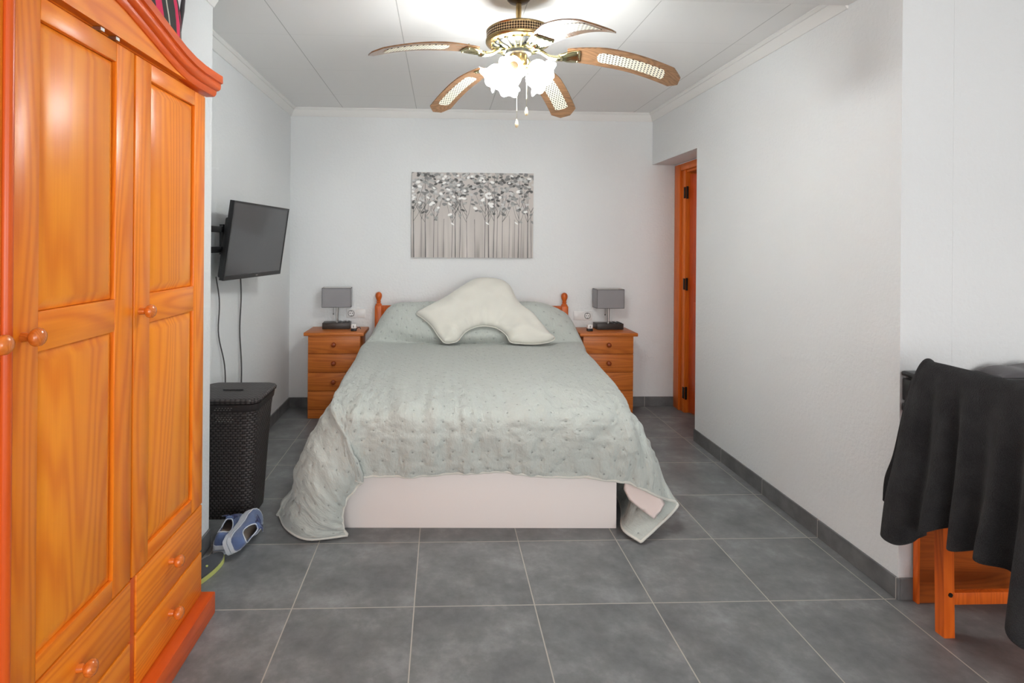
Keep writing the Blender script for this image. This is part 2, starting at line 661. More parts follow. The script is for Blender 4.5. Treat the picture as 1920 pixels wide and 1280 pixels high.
# near walls with their window openings (behind the photographer)
g = G('wall')
g.box(3.0, 3.1, -4.00, -0.001, 0, 2.402); g.box(3.0, 3.1, -7.5, -5.60, 0, 2.402)
g.box(3.0, 3.1, -5.60, -4.00, 0, 0.70); g.box(3.0, 3.1, -5.60, -4.00, 2.25, 2.402)
struct('wall_east', g)
g = G('wall')
g.box(-1.33, -0.80, -7.5, -7.4, 0, 2.402); g.box(2.0, 3.0, -7.5, -7.4, 0, 2.402)
g.box(-0.80, 2.0, -7.5, -7.4, 0, 0.35); g.box(-0.80, 2.0, -7.5, -7.4, 2.32, 2.402)
struct('wall_near', g)


def winframe(name, x0, x1, z0, z1, y):
    g = G('whiteplastic')
    t = 0.05
    g.box(x0, x1, y, y + 0.05, z0, z0 + t); g.box(x0, x1, y, y + 0.05, z1 - t, z1)
    for a in (x0, (x0 + x1) / 2 - t / 2, x1 - t):
        g.box(a, a + t, y, y + 0.05, z0 + t, z1 - t)
    return g


struct('window_1', winframe('w', -0.80, 2.0, 0.35, 2.32, -7.48))
g0 = winframe('w', -5.60, -4.00, 0.70, 2.25, 0)
g = G('whiteplastic'); g.v = [(3.03 + y, x, z) for x, y, z in g0.v]; g.f = g0.f; g.mi = g0.mi
struct('window_2', g)

# cornice: stepped cove, profile as (out from wall, z)
CP = [(0, 0), (0, -0.066), (0.006, -0.066), (0.010, -0.060), (0.030, -0.026), (0.032, -0.018), (0.039, -0.018), (0.046, -0.009), (0.050, -0.006), (0.050, 0)]


def cornice(name, p0, p1, out, m0, m1, zt=CZ):
    """straight run from p0 to p1; out = unit direction into the room; m0/m1 = mitre factors along the run"""
    p0 = Vector(p0); p1 = Vector(p1); o = Vector(out)
    d = (p1 - p0).normalized()
    path = []
    for p, mm in ((p0, m0), (p1, m1)):
        path.append([p + o * a + d * (a * mm) + Vector((0, 0, zt + b)) for a, b in CP])
    return struct(name, G('cornice').sweep(None, path), 30)


e = 0.0006
cornice('trim_1', (-1.155, YB, 0), (1.855, YB, 0), (0, -1, 0), 1, -1, CZ - e)
cornice('trim_2', (-1.155, 0.4355, 0), (-1.155, YB, 0), (1, 0, 0), 1, -1, CZ - e)
cornice('trim_3', (1.855, 0.2895, 0), (1.855, YB, 0), (-1, 0, 0), 0, -1, CZ - e)
cornice('trim_4', (-0.930, 0.2895, 0), (-0.930, 0.435, 0), (1, 0, 0), 0, 0, CZ - e)
# skirting tiles
BH, BT = 0.082, 0.010
struct('baseboard_back', G('baseX').box(-1.155, 2.045, YB - BT, YB, 0, BH, 0, 0.002))
struct('baseboard_left', G('baseY').box(-1.155, -1.155 + BT, 0.44, YB - BT - 0.001, 0, BH, 0, 0.002))
struct('baseboard_pillar', G('baseY').box(-0.930, -0.930 + BT, 0.0, 0.435, 0, BH, 0, 0.002))
struct('baseboard_right', G('baseY').box(1.855 - BT, 1.855, -BT, 1.7355, 0, BH, 0, 0.002))
struct('baseboard_desk', G('baseX').box(1.8555, 3.0, -BT, 0.0, 0, BH, 0, 0.002))
struct('baseboard_reveal', G('baseX').box(1.856, 2.045, 1.7355, 1.7355 + BT, 0, BH, 0, 0.002))

# the doorway in the recess: frame, ajar leaf with hinges
fr = G('doorZ')
X0 = 2.045
fr.box(X0, 2.16, 2.452, 2.558, 0.0, 2.02, 0, 0.004)
fr.box(X0 + 0.012, 2.15, 2.372, 2.4515, 0.0, 1.985, 0, 0.003)
fr.box(X0 - 0.006, 2.07, 2.442, 2.465, 0.0, 2.0, 0, 0.005)
fr.box(X0, 2.16, 1.738, 1.80, 0.0, 2.02, 0, 0.004)
fr.box(X0, 2.16, 1.80, 2.451, 1.965, 2.02, 0, 0.004)
fr.box(X0 + 0.02, 2.14, 1.80, 2.371, 1.945, 1.964, 0, 0.003)
fro = struct('door_frame', fr, 30)
lf = G('doorDark')
a = math.radians(14)
def rot_leaf(v, px=2.10, py=2.365):
    x, y, z = v
    x -= px; y -= py
    return (px + x * math.cos(a) - y * math.sin(a), py + x * math.sin(a) + y * math.cos(a), z)
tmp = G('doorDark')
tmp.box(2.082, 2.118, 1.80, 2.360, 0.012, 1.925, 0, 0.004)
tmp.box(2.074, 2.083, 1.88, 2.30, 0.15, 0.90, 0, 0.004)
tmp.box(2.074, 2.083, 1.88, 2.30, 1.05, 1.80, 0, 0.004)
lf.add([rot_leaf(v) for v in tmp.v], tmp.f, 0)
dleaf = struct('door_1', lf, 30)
for z in (0.16, 1.04, 1.78):
    h = G('hinge')
    h.lathe([(0.0085, z - 0.05), (0.0085, z + 0.05)], 12, 'Z', (2.070, 2.366, 0))
    h.box(2.0520, 2.0568, 2.366, 2.394, z - 0.045, z + 0.045)
    ho = h.obj('door_hinge', dleaf, 30, label='black iron hinge')
# door beyond: nothing but the hall wall and its tan floor

# ------------------------------------------------------------------ knobs
def knob(parent, at, axis, sgn, mat='knob', s=1.0, name='knob'):
    prof = [(0.0105, 0), (0.0095, 0.010), (0.0085, 0.014), (0.0125, 0.018), (0.0175, 0.023), (0.0195, 0.029), (0.0185, 0.035), (0.0145, 0.040), (0.0075, 0.0432), (0.001, 0.044)]
    prof = [(r * s, h * s * sgn) for r, h in prof]
    g = G(mat).lathe(prof, 28, axis, at)
    return g.obj(name, parent, 50, world=True)


# ------------------------------------------------------------------ wardrobe
WX = -0.76
W = empty('wardrobe', (-1.03, -0.722, 0), 'large three-door honey pine wardrobe with a curved crown, on the left', 'wardrobe')
g = G('pineZ', 'pineDark')
g.box(-1.30, WX - 0.022, -1.405, -0.042, 0.08, 1.876, 0, 0.002)
g.obj('body', W, 30, world=True)
g = G('pineDark').box(-1.305, -0.722, -1.43, -0.013, 0.0, 0.078, 0, 0.004)
g.obj('plinth', W, 30, world=True)


def crown_top(y):
    t = abs(y + 0.722) / 0.722
    pts = [(0, 2.052), (0.10, 2.045), (0.20, 2.033), (0.30, 2.016), (0.40, 1.998), (0.50, 1.980), (0.60, 1.964), (0.70, 1.954), (0.80, 1.951), (0.92, 1.953), (1.0, 1.956)]
    for i in range(len(pts) - 1):
        if t <= pts[i + 1][0] + 1e-9:
            u = (t - pts[i][0]) / (pts[i + 1][0] - pts[i][0])
            return pts[i][1] * (1 - u) + pts[i + 1][1] * u
    return pts[-1][1]


cp = [(-0.775, 0.0), (-0.715, 0.0), (-0.7145, -0.026), (-0.722, -0.029), (-0.7215, -0.036), (-0.7225, -0.046), (-0.729, -0.053), (-0.737, -0.0545), (-0.7385, -0.066), (-0.744, -0.0735), (-0.753, -0.075), (-0.775, -0.076)]
path = []
for i in range(61):
    y = -1.444 + 1.444 * i / 60
    path.append([(x, y, crown_top(y) + dz) for x, dz in cp])
g = G('pineDark').sweep(None, path)
g.obj('crown_moulding', W, 40, world=True, label='reddish curved crown moulding')
# frieze board below the arch
ys = [-1.425 + 1.41 * i / 40 for i in range(41)]
poly = [(y, 1.880) for y in (ys[0], ys[-1])] + [(y, crown_top(y) - 0.070) for y in reversed(ys)]
g = G('pineY').prism(poly, -0.772, -0.7485, 0, 'X')
g.box(-1.30, -0.772, -1.42, -0.02, 1.8765, 1.90)
g.obj('frieze', W, 30, world=True)
for y in (-0.665, -0.60):
    G('steel').box(-0.781, -0.752, y - 0.008, y + 0.008, 1.8705, 1.8785).obj('catch', W, None, world=True)


def raised(g, y0, y1, z0, z1, x, depth=0.011, sl=0.028, mi=0):
    """raised-and-fielded panel facing +x: recessed edge, sloped border, flat field"""
    xi = x - depth
    v = [(xi, y0, z0), (xi, y1, z0), (xi, y1, z1), (xi, y0, z1),
         (x - 0.001, y0 + sl, z0 + sl), (x - 0.001, y1 - sl, z0 + sl), (x - 0.001, y1 - sl, z1 - sl), (x - 0.001, y0 + sl, z1 - sl)]
    v += [(x - 0.018, a_, b_) for _, a_, b_ in v[:4]]
    f = [(4, 5, 6, 7), (0, 1, 5, 4), (1, 2, 6, 5), (2, 3, 7, 6), (3, 0, 4, 7), (8, 9, 1, 0), (9, 10, 2, 1), (10, 11, 3, 2), (11, 8, 0, 3), (11, 10, 9, 8)]
    return g.add(v, f, mi)


def wdoor(y0, y1, kn, z0=0.413, z1=1.868):
    g = G('pineZ', 'pineY')
    x0, x1 = WX - 0.020, WX
    st = 0.083
    g.box(x0, x1, y0, y0 + st, z0, z1, 0, 0.0025); g.box(x0, x1, y1 - st, y1, z0, z1, 0, 0.0025)
    for a_, b_ in ((z0, 0.462), (1.113, 1.198), (1.818, z1)):
        g.box(x0, x1 - 0.0006, y0 + st, y1 - st, a_, b_, 1, 0.002)
    d = g.obj('door', W, 30, world=True)
    for a_, b_ in ((0.463, 1.112), (1.199, 1.817)):
        p = raised(G('pinePanel'), y0 + st + 0.001, y1 - st - 0.001, a_, b_, x1 - 0.001)
        p.obj('door_panel', d, 20, world=True)
    knob(d, (WX, kn, 1.152), 'X', 1)
    return d


wdoor(-0.497, -0.042, -0.468)
wdoor(-0.950, -0.506, -0.912)
wdoor(-1.405, -0.968, -1.000)
# half-round meeting strip on the middle door
g = G('pineTrim')
pr = [(WX + 0.012 * math.cos(t), -0.957 + 0.011 * math.sin(t)) for t in [(-PI / 2) + PI * i / 12 for i in range(13)]]
pr += [(WX - 0.018, -0.946), (WX - 0.018, -0.968)]
g.prism(pr, 0.413, 1.868)
g.obj('meeting_strip', W, 40, world=True, label='reddish half-round meeting strip')


def drawer(y0, y1, z0, z1, kn):
    g = G('pineY')
    g.box(WX - 0.020, WX, y0, y1, z0, z1, 0, 0.004)
    d = g.obj('drawer', W, 30, world=True)
    knob(d, (WX, kn, (z0 + z1) / 2 + 0.012), 'X', 1)


for y0, y1, kn in ((-0.474, -0.042, -0.280), (-0.948, -0.503, -0.728), (-1.405, -0.968, -1.18)):
    drawer(y0, y1, 0.244, 0.408, kn)
    drawer(y0, y1, 0.086, 0.238, kn)
g = G('pineTrim').box(WX - 0.022, WX - 0.005, -0.5025, -0.4745, 0.082, 0.408, 0, 0.002)
g.obj('divider', W, 30, world=True, label='reddish upright between the drawers')

# striped bag on top
g = G('stripe')
v = []; f = []
NU, NV = 36, 18
for i in range(NV + 1):
    ph = -PI / 2 + PI * i / NV
    for j in range(NU):
        th = 2 * PI * j / NU
        c = abs(math.cos(ph)) ** 0.55
        sx = math.copysign(abs(math.cos(th)) ** 0.7, math.cos(th)); sy = math.copysign(abs(math.sin(th)) ** 0.7, math.sin(th))
        z = math.copysign(abs(math.sin(ph)) ** 0.6, math.sin(ph))
        wr = 1 + 0.05 * math.sin(5 * th + 2 * ph) + 0.03 * math.sin(9 * th)
        v.append((0.115 * c * sx * wr, 0.255 * c * sy * wr, 0.16 + 0.16 * z + 0.01 * math.sin(7 * th) * c))
for i in range(NV):
    for j in range(NU):
        f.append((i * NU + j, i * NU + (j + 1) % NU, (i + 1) * NU + (j + 1) % NU, (i + 1) * NU + j))
g.add(v, f)
bag = empty('bag', (-0.895, -0.325, 1.9005), 'pink and dark grey striped fabric bag lying on top of the wardrobe', 'bag')
g.obj('bag_body', bag, 180)
G('greyfab').tube([(0.06, 0.18, 0.28), (0.09, 0.21, 0.31), (0.07, 0.24, 0.26), (0.05, 0.25, 0.16)], 0.008, 8).obj('strap', bag, 60)

# ------------------------------------------------------------------ bed
BR = math.radians(-1.5)
BED = empty('bed', (0.285, 1.55, 0), 'double bed with white box base and honey pine headboard against the back wall', 'bed', None, BR)
# local frame: width x -0.675..0.675, length y -0.98..0.93
G('white').box(-0.675, 0.675, -0.980, 0.915, 0.0, 0.335, 0, 0.003).obj('base', BED, 30)
G('pillow').box(-0.685, 0.685, -0.990, 0.915, 0.3355, 0.555, 0, 0.04).obj('mattress', BED, 60)
HB = empty('tmp', (0, 0, 0), 'x', 'x'); bpy.data.objects.remove(HB)
g = G('headZ')


def hb_top(x):
    t = abs(x - 0.342)
    return 0.845 + 0.115 * max(0.0, 1 - (t / 0.36)) ** 1.25 if t < 0.36 else 0.845


xs = [-0.395 + 1.475 * i / 60 for i in range(61)]
poly = [(xs[0], 0.30), (xs[-1], 0.30)] + [(x, hb_top(x)) for x in reversed(xs)]
g.prism(poly, 2.492, 2.520, 0, 'Y')
g.box(-0.395, 1.08, 2.486, 2.4925, 0.775, 0.835, 0, 0.004)
g.box(-0.395, 1.08, 2.486, 2.4925, 0.35, 0.42, 0, 0.004)
for i in range(5):
    x = -0.395 + i * 0.352
    g.box(x, x + 0.07, 2.486, 2.4925, 0.42, 0.775, 0, 0.003)
hb = g.obj('headboard', BED, 30, world=True)
for x in (-0.420, 1.106):
    g = G('headZ')
    g.box(x - 0.028, x + 0.028, 2.478, 2.534, 0.0, 0.845, 0, 0.004)
    g.lathe([(0.027, 0.845), (0.024, 0.856), (0.017, 0.862), (0.015, 0.868), (0.020, 0.874), (0.015, 0.880), (0.018, 0.892), (0.024, 0.905), (0.0275, 0.922), (0.025, 0.938), (0.016, 0.950), (0.002, 0.955)], 24, 'Z', (x, 2.506, 0))
    g.obj('bed_post', BED, 50, world=True)

# ------------------------------------------------------------------ quilt (control net of the real cloth, smooth-interpolated)
def cr(P, t):
    """Catmull-Rom along axis 0 of array P at float positions t"""
    n = P.shape[0]
    t = np.clip(t, 0, n - 1 - 1e-9)
    i = np.floor(t).astype(int)
    u = (t - i).reshape((-1,) + (1,) * (P.ndim - 1))
    p0 = P[np.maximum(i - 1, 0)]; p1 = P[i]; p2 = P[np.minimum(i + 1, n - 1)]; p3 = P[np.minimum(i + 2, n - 1)]
    return 0.5 * ((2 * p1) + (p2 - p0) * u + (2 * p0 - 5 * p1 + 4 * p2 - p3) * u ** 2 + (3 * p1 - p0 - 3 * p2 + p3) * u ** 3)


# columns: L3 hem, L2, L1, L0 edge, T1..T6, R0 edge, R1, R2, R3 hem
cu = [-1.13, -0.95, -0.77, -0.60, -0.42, -0.20, 0.02, 0.24, 0.46, 0.62, 0.78, 0.95, 1.13, 1.30]
ZT = 0.602
HEM = [0.283, 0.288, 0.300, 0.306, 0.282, 0.264]      # front hem height under T1..T6
TX = [-0.30, -0.10, 0.14, 0.36, 0.62, 0.86]           # x of T1..T6


def side_row(y, L0, R0, zl, zr, lx, rx, zt=ZT, tz=None, dx=0.0):
    """L3,L2,L1,L0 / T1..T6 / R0..R3 for a row at depth y"""
    row = [(lx[2], y, 0.014), (lx[1], y, 0.20), (lx[0], y, 0.41), (L0, y, zl)]
    for k in range(6):
        row.append((TX[k] + dx, y, (tz[k] if tz else zt)))
    row += [(R0, y, zr), (rx[0], y, 0.41), (rx[1], y, 0.20), (rx[2], y, 0.014)]
    return row


net = []; cv = []
# front hem row (V3)
net.append([(-0.330, 0.500, 0.012), (-0.352, 0.490, 0.060), (-0.338, 0.478, 0.165), (-0.262, 0.470, 0.262)]
           + [(TX[k], 0.474, HEM[k]) for k in range(6)]
           + [(0.985, 0.470, 0.243), (1.115, 0.490, 0.178), (1.225, 0.540, 0.115), (1.000, 0.405, 0.014)]); cv.append(-0.36)
# V2
net.append([(-0.500, 0.470, 0.012), (-0.445, 0.440, 0.110), (-0.385, 0.428, 0.250), (-0.285, 0.430, 0.375)]
           + [(TX[k] - (0.03 if k == 0 else 0), 0.458, 0.375) for k in range(6)]
           + [(1.000, 0.462, 0.345), (1.110, 0.500, 0.290), (1.165, 0.660, 0.225), (0.945, 0.490, 0.030)]); cv.append(-0.26)
# V1
net.append([(-0.620, 0.560, 0.012), (-0.545, 0.480, 0.190), (-0.455, 0.445, 0.360), (-0.345, 0.455, 0.490)]
           + [(TX[k] - (0.02 if k == 0 else 0), 0.452, 0.480) for k in range(6)]
           + [(0.995, 0.465, 0.470), (1.085, 0.530, 0.405), (1.150, 0.700, 0.245), (0.990, 0.640, 0.030)]); cv.append(-0.14)
# V0: foot edge of the mattress
net.append([(-0.690, 0.690, 0.012), (-0.605, 0.600, 0.210), (-0.520, 0.560, 0.415), (-0.420, 0.545, 0.565)]
           + [(TX[k], 0.500, 0.572) for k in range(6)]
           + [(0.985, 0.535, 0.562), (1.090, 0.610, 0.430), (1.130, 0.760, 0.215), (1.025, 0.780, 0.014)]); cv.append(0.0)
lx = (-0.525, -0.60, -0.69); rx = (1.135, 1.195, 1.235)
net.append(side_row(0.72, -0.440, 1.015, 0.585, 0.583, (-0.525, -0.612, -0.70), (1.095, 1.080, 1.045))); cv.append(0.19)
net[-1][-3:] = [(1.095, 0.780, 0.41), (1.085, 0.860, 0.20), (1.040, 0.890, 0.014)]
net.append(side_row(1.00, -0.445, 1.045, 0.590, 0.588, (-0.510, -0.575, -0.63), (1.105, 1.090, 1.060))); cv.append(0.46)
net.append(side_row(1.30, -0.450, 1.070, 0.590, 0.590, (-0.510, -0.565, -0.62), (1.120, 1.110, 1.085), dx=0.01)); cv.append(0.76)
net.append(side_row(1.60, -0.455, 1.095, 0.590, 0.592, (-0.510, -0.555, -0.60), (1.135, 1.125, 1.10), dx=0.02)); cv.append(1.06)
net.append(side_row(1.88, -0.470, 1.110, 0.600, 0.600, (-0.510, -0.535, -0.56), (1.150, 1.140, 1.12), 0.606, dx=0.03)); cv.append(1.34)
net.append(side_row(2.04, -0.480, 1.130, 0.600, 0.608, (-0.515, -0.530, -0.535), (1.180, 1.205, 1.220), 0.608, dx=0.03)); cv.append(1.50)
# crease under the pillows, then the bulge over them
net.append([(-0.520, 2.12, 0.014), (-0.522, 2.12, 0.22), (-0.515, 2.12, 0.42), (-0.465, 2.10, 0.612)]
           + [(TX[k] + 0.03, 2.105, z) for k, z in enumerate((0.625, 0.606, 0.602, 0.602, 0.606, 0.622))]
           + [(1.150, 2.11, 0.600), (1.200, 2.12, 0.41), (1.215, 2.12, 0.20), (1.220, 2.12, 0.014)]); cv.append(1.57)
net.append([(-0.510, 2.18, 0.014), (-0.512, 2.18, 0.24), (-0.505, 2.17, 0.50), (-0.405, 2.14, 0.690)]
           + [(TX[k] + 0.03, (2.105, 2.078, 2.072, 2.072, 2.078, 2.105)[k], z) for k, z in enumerate((0.735, 0.700, 0.685, 0.685, 0.700, 0.735))]
           + [(1.110, 2.15, 0.690), (1.190, 2.17, 0.50), (1.205, 2.18, 0.24), (1.215, 2.18, 0.014)]); cv.append(1.68)
net.append([(-0.482, 2.27, 0.014), (-0.482, 2.27, 0.26), (-0.474, 2.26, 0.54), (-0.385, 2.24, 0.755)]
           + [(TX[k] + 0.03, 2.195, z) for k, z in enumerate((0.865, 0.862, 0.850, 0.850, 0.862, 0.868))]
           + [(1.090, 2.24, 0.765), (1.145, 2.26, 0.56), (1.152, 2.27, 0.26), (1.155, 2.27, 0.014)]); cv.append(1.84)
net.append([(-0.482, 2.37, 0.014), (-0.482, 2.37, 0.26), (-0.468, 2.37, 0.53), (-0.370, 2.36, 0.750)]
           + [(TX[k] + 0.03, 2.335, z) for k, z in enumerate((0.868, 0.885, 0.885, 0.885, 0.885, 0.872))]
           + [(1.085, 2.36, 0.765), (1.140, 2.37, 0.56), (1.150, 2.37, 0.26), (1.155, 2.37, 0.014)]); cv.append(1.97)
net.append([(-0.478, 2.46, 0.014), (-0.478, 2.46, 0.26), (-0.460, 2.455, 0.48), (-0.350, 2.45, 0.650)]
           + [(TX[k] + 0.03, 2.452, z) for k, z in enumerate((0.760, 0.790, 0.790, 0.790, 0.790, 0.760))]
           + [(1.040, 2.45, 0.650), (1.130, 2.455, 0.48), (1.145, 2.46, 0.26), (1.150, 2.46, 0.014)]); cv.append(2.12)
NET = np.array(net, dtype=float)          # rows(v) x cols(u) x 3
cuA, cvA = np.array(cu), np.array(cv)
NVv, NUu = NET.shape[:2]
tu = np.linspace(0, NUu - 1, 300)
tv = np.linspace(0, NVv - 1, 330)
A = cr(NET, tv)                            # v dense
A = np.transpose(cr(np.transpose(A, (1, 0, 2)), tu), (1, 0, 2))
U = np.interp(tu, np.arange(NUu), cuA)[None, :].repeat(len(tv), 0)
V = np.interp(tv, np.arange(NVv), cvA)[:, None].repeat(len(tu), 1)
# normals
du = np.gradient(A, axis=1); dv = np.gradient(A, axis=0)
N = np.cross(du, dv)
N /= (np.linalg.norm(N, axis=2, keepdims=True) + 1e-9)


def vnoise(x, y, seed=0):
    rs = np.random.RandomState(seed)
    T = rs.rand(64, 64)
    xi = np.floor(x).astype(int); yi = np.floor(y).astype(int)
    fx = x - xi; fy = y - yi
    fx = fx * fx * (3 - 2 * fx); fy = fy * fy * (3 - 2 * fy)
    a_ = T[xi % 64, yi % 64]; b_ = T[(xi + 1) % 64, yi % 64]; c_ = T[xi % 64, (yi + 1) % 64]; d_ = T[(xi + 1) % 64, (yi + 1) % 64]
    return (a_ * (1 - fx) + b_ * fx) * (1 - fy) + (c_ * (1 - fx) + d_ * fx) * fy - 0.5


front = np.clip((0.55 - V) / 0.5, 0, 1)           # crumples grow towards the foot
sidew = np.clip((np.abs(U - 0.1) - 0.62) / 0.3, 0, 1)
H = 0.016 * vnoise(U * 9, V * 2.2, 1) * (0.35 + front + 0.5 * sidew)
H += 0.010 * vnoise(U * 21, V * 6, 2) * (0.25 + front + 0.3 * sidew)
H += 0.009 * vnoise(U * 36, V * 9, 3) * (0.25 + 1.3 * front) + 0.006 * vnoise(U * 40, V * 34, 13) * (0.2 + 1.2 * front)
H += 0.012 * vnoise(U * 3, V * 3, 4) + 0.016 * vnoise(U * 19, V * 1.6, 7) * np.clip((0.9 - V) / 0.5, 0, 1)
hemfade = np.clip(np.minimum.reduce([U - cuA[0], cuA[-1] - U, V - cvA[0] + 0.05]) / 0.06, 0.15, 1)
H = H * hemfade
A = A + N * H[..., None] * np.where(N[..., 2:3].mean() > 0, 1, -1)
A[..., 2] = np.maximum(A[..., 2], 0.010)
Q = empty('quilt', (0.285, 1.4, 0), 'sage green tufted quilt spread over the bed down to the floor', 'quilt')
g = G('quilt')
nv_, nu_ = A.shape[:2]
g.v = [tuple(p) for p in A.reshape(-1, 3)]
idx = np.arange(nv_ * nu_).reshape(nv_, nu_)
g.f = [tuple(q) for q in np.stack([idx[:-1, :-1], idx[:-1, 1:], idx[1:, 1:], idx[1:, :-1]], -1).reshape(-1, 4).tolist()]
g.mi = [0] * len(g.f)
g.uv = np.stack([U, V], -1).reshape(-1, 2) + 3.0
qo = g.obj('quilt_cloth', Q, 180, world=True)
md = qo.modifiers.new('thick', 'SOLIDIFY'); md.thickness = 0.009; md.offset = 0.0
hem = [tuple(A[i, 0]) for i in range(150, 0, -3)] + [tuple(A[0, j]) for j in range(0, nu_, 2)] + [tuple(A[i, -1]) for i in range(1, 150, 3)]
g = G('piping').tube(hem, 0.0068, 8)
g.obj('binding', Q, 180, world=True, label='pale bound edge')

# corner of the pale sheet hanging out under the quilt at the foot
def inflate(poly, T, D, step, frame, name, mat, parent, wr=0.0, flat=False, seed=1, smoothpoly=True, extra=None):
    """closed cushion from an outline: poly in 2D metres; frame(u,v,h)->3D"""
    pts = []
    n = len(poly)
    P = np.array(poly, float)
    if smoothpoly:
        tt = np.linspace(0, n, int(n * 7), endpoint=False)
        Pc = np.concatenate([P[-2:], P, P[:3]])
        out = cr(Pc, tt + 2)
        P = out
    pts = [tuple(p) for p in P]
    nb = len(pts)
    lo = P.min(0); hi = P.max(0)
    def dist(q):
        a_ = P; b_ = np.roll(P, -1, 0)
        ab = b_ - a_; t = np.clip(((q - a_) * ab).sum(1) / ((ab ** 2).sum(1) + 1e-12), 0, 1)
        return np.sqrt(((a_ + ab * t[:, None] - q) ** 2).sum(1)).min()
    def inside(q):
        x, y = q; c = False
        for i in range(nb):
            x1, y1 = pts[i]; x2, y2 = pts[(i + 1) % nb]
            if (y1 > y) != (y2 > y) and x < (x2 - x1) * (y - y1) / (y2 - y1) + x1:
                c = not c
        return c
    inner = []
    y = lo[1]; r = 0
    while y < hi[1]:
        x = lo[0] + (0.5 * step if r % 2 else 0)
        while x < hi[0]:
            if inside((x, y)) and dist(np.array((x, y))) > step * 0.45:
                inner.append((x, y))
            x += step
        y += step * 0.866; r += 1
    allp = [Vector(p) for p in pts + inner]
    res = delaunay_2d_cdt(allp, [], [list(range(nb))], 1, 1e-6)
    V2, F2 = res[0], res[2]
    f_keep = F2
    g = G(mat)
    vs = []; hs = []
    for q in V2:
        d = dist(np.array(q))
        k = min(d / D, 1.0)
        h = T * math.sqrt(max(0.0, 1 - (1 - k) ** 2))
        hs.append((h, d))
    nV = len(V2)
    bset = [d < 1e-5 for _, d in hs]
    top = []
    for i, q in enumerate(V2):
        h = hs[i][0]
        w_ = (extra(q.x, q.y) * min(1, hs[i][1] / 0.03) if extra else 0) + wr * mnoise.noise(Vector((q.x * 9 + seed, q.y * 9, 0))) * min(1, hs[i][1] / 0.04)
        top.append(frame(q.x, q.y, h + w_))
    bmap = {}
    vs = list(top)
    for i, q in enumerate(V2):
        if bset[i]:
            bmap[i] = i
        else:
            bmap[i] = len(vs)
            vs.append(frame(q.x, q.y, -hs[i][0] * (0.5 if not flat else 1.0)))
    fs = [tuple(f) for f in f_keep] + [tuple(bmap[i] for i in reversed(f)) for f in f_keep]
    g.add(vs, fs)
    return g.obj(name, parent, 180, world=True), [frame(p[0], p[1], 0) for p in pts]


def fr_sheet(u, v, h):
    return (u, 0.515 - 0.26 * (0.262 - v) - h, v)


sh = empty('sheet', (1.06, 0.53, 0), 'pinkish white sheet corner hanging out under the quilt at the bed foot', 'sheet')
inflate([(0.962, 0.262), (0.950, 0.210), (0.972, 0.165), (1.030, 0.120), (1.084, 0.083), (1.118, 0.115), (1.142, 0.148), (1.130, 0.168), (1.08, 0.205), (1.02, 0.250)],
        0.004, 0.01, 0.014, fr_sheet, 'sheet_cloth', 'sheet', sh, wr=0.004, flat=True, smoothpoly=False)

# boomerang pillow leaning on the covered pillows: outline in its own tilted plane
org = Vector((0.40, 1.985, 0.655))
tl = math.radians(52)
vdir = Vector((0, math.cos(tl), math.sin(tl))); udir = Vector((1, 0, 0)); ndir = Vector((0, -math.sin(tl), math.cos(tl)))
camp = Vector((0.0935, -2.0877, 1.3487))


def pil(px, py):
    """outline point of the pillow measured on its leaning plane"""
    d = Fv + Rv * ((px - 868.47) / 1050.43) + Uv * ((457.65 - py) / 1050.43)
    t = (org - camp).dot(ndir) / d.dot(ndir)
    p = camp + d * t - org
    return (p.dot(udir), p.dot(vdir))


PO = [(781, 587), (797, 577), (835, 557), (872, 533), (892, 523), (915, 522), (938, 525), (956, 536), (966, 556), (977, 571), (1000, 588), (1014, 605), (1028, 622), (1040, 633), (1030, 641), (1004, 645), (975, 644), (957, 641), (948, 627), (930, 615), (905, 611), (884, 616), (870, 625), (858, 639), (845, 643), (833, 642), (822, 630), (808, 610), (792, 596)]
PO = [pil(*q) for q in PO]


def fr_pil(u, v, h):
    return org + udir * u + vdir * v + ndir * h


vp = empty('pillow', tuple(org), 'cream boomerang-shaped pillow leaning at the head of the bed', 'pillow')
ac = pil(905, 650)


def creases(u, v):
    a_ = math.atan2(v - ac[1], u - ac[0]); r_ = math.hypot(u - ac[0], v - ac[1])
    return 0.0065 * (math.sin(a_ * 17) * 0.6 + math.sin(a_ * 29 + 1) * 0.5) * math.exp(-((r_ - 0.17) / 0.13) ** 2)


po, edge = inflate(PO, 0.066, 0.125, 0.011, fr_pil, 'pillow_body', 'pillow', vp, wr=0.016, seed=4, extra=creases)
G('pillow').tube(edge, 0.0035, 6, closed=True).obj('seam', vp, 180, world=True)

# ------------------------------------------------------------------ bedside drawers
def bedside():
    r = empty('bedside_table', (0, 0, 0), 'x', 'bedside table', 'pine bedside tables')
    g = G('nsZ')
    g.box(-0.200, 0.200, -0.136, 0.140, 0.0, 0.638, 0, 0.003)
    g.obj('body', r, 30)
    G('nsX').box(-0.229, 0.229, -0.165, 0.150, 0.6385, 0.665, 0, 0.005).obj('tabletop', r, 40)
    G('nsX').box(-0.198, 0.198, -0.1405, -0.1365, 0.004, 0.070, 0, 0.001).obj('plinth', r, 30)
    for i in range(4):
        z0 = 0.0745 + i * 0.1425
        d = G('nsX').box(-0.198, 0.198, -0.148, -0.1365, z0, z0 + 0.1375, 0, 0.003).obj('drawer', r, 30)
        pr = [(0.010, 0), (0.009, 0.008), (0.013, 0.012), (0.0180, 0.017), (0.0180, 0.025), (0.012, 0.031), (0.001, 0.032)]
        G('nsKnob').lathe([(a_, -b_) for a_, b_ in pr], 20, 'Y', (0, -0.148, z0 + 0.07)).obj('knob', d, 50)
    return r


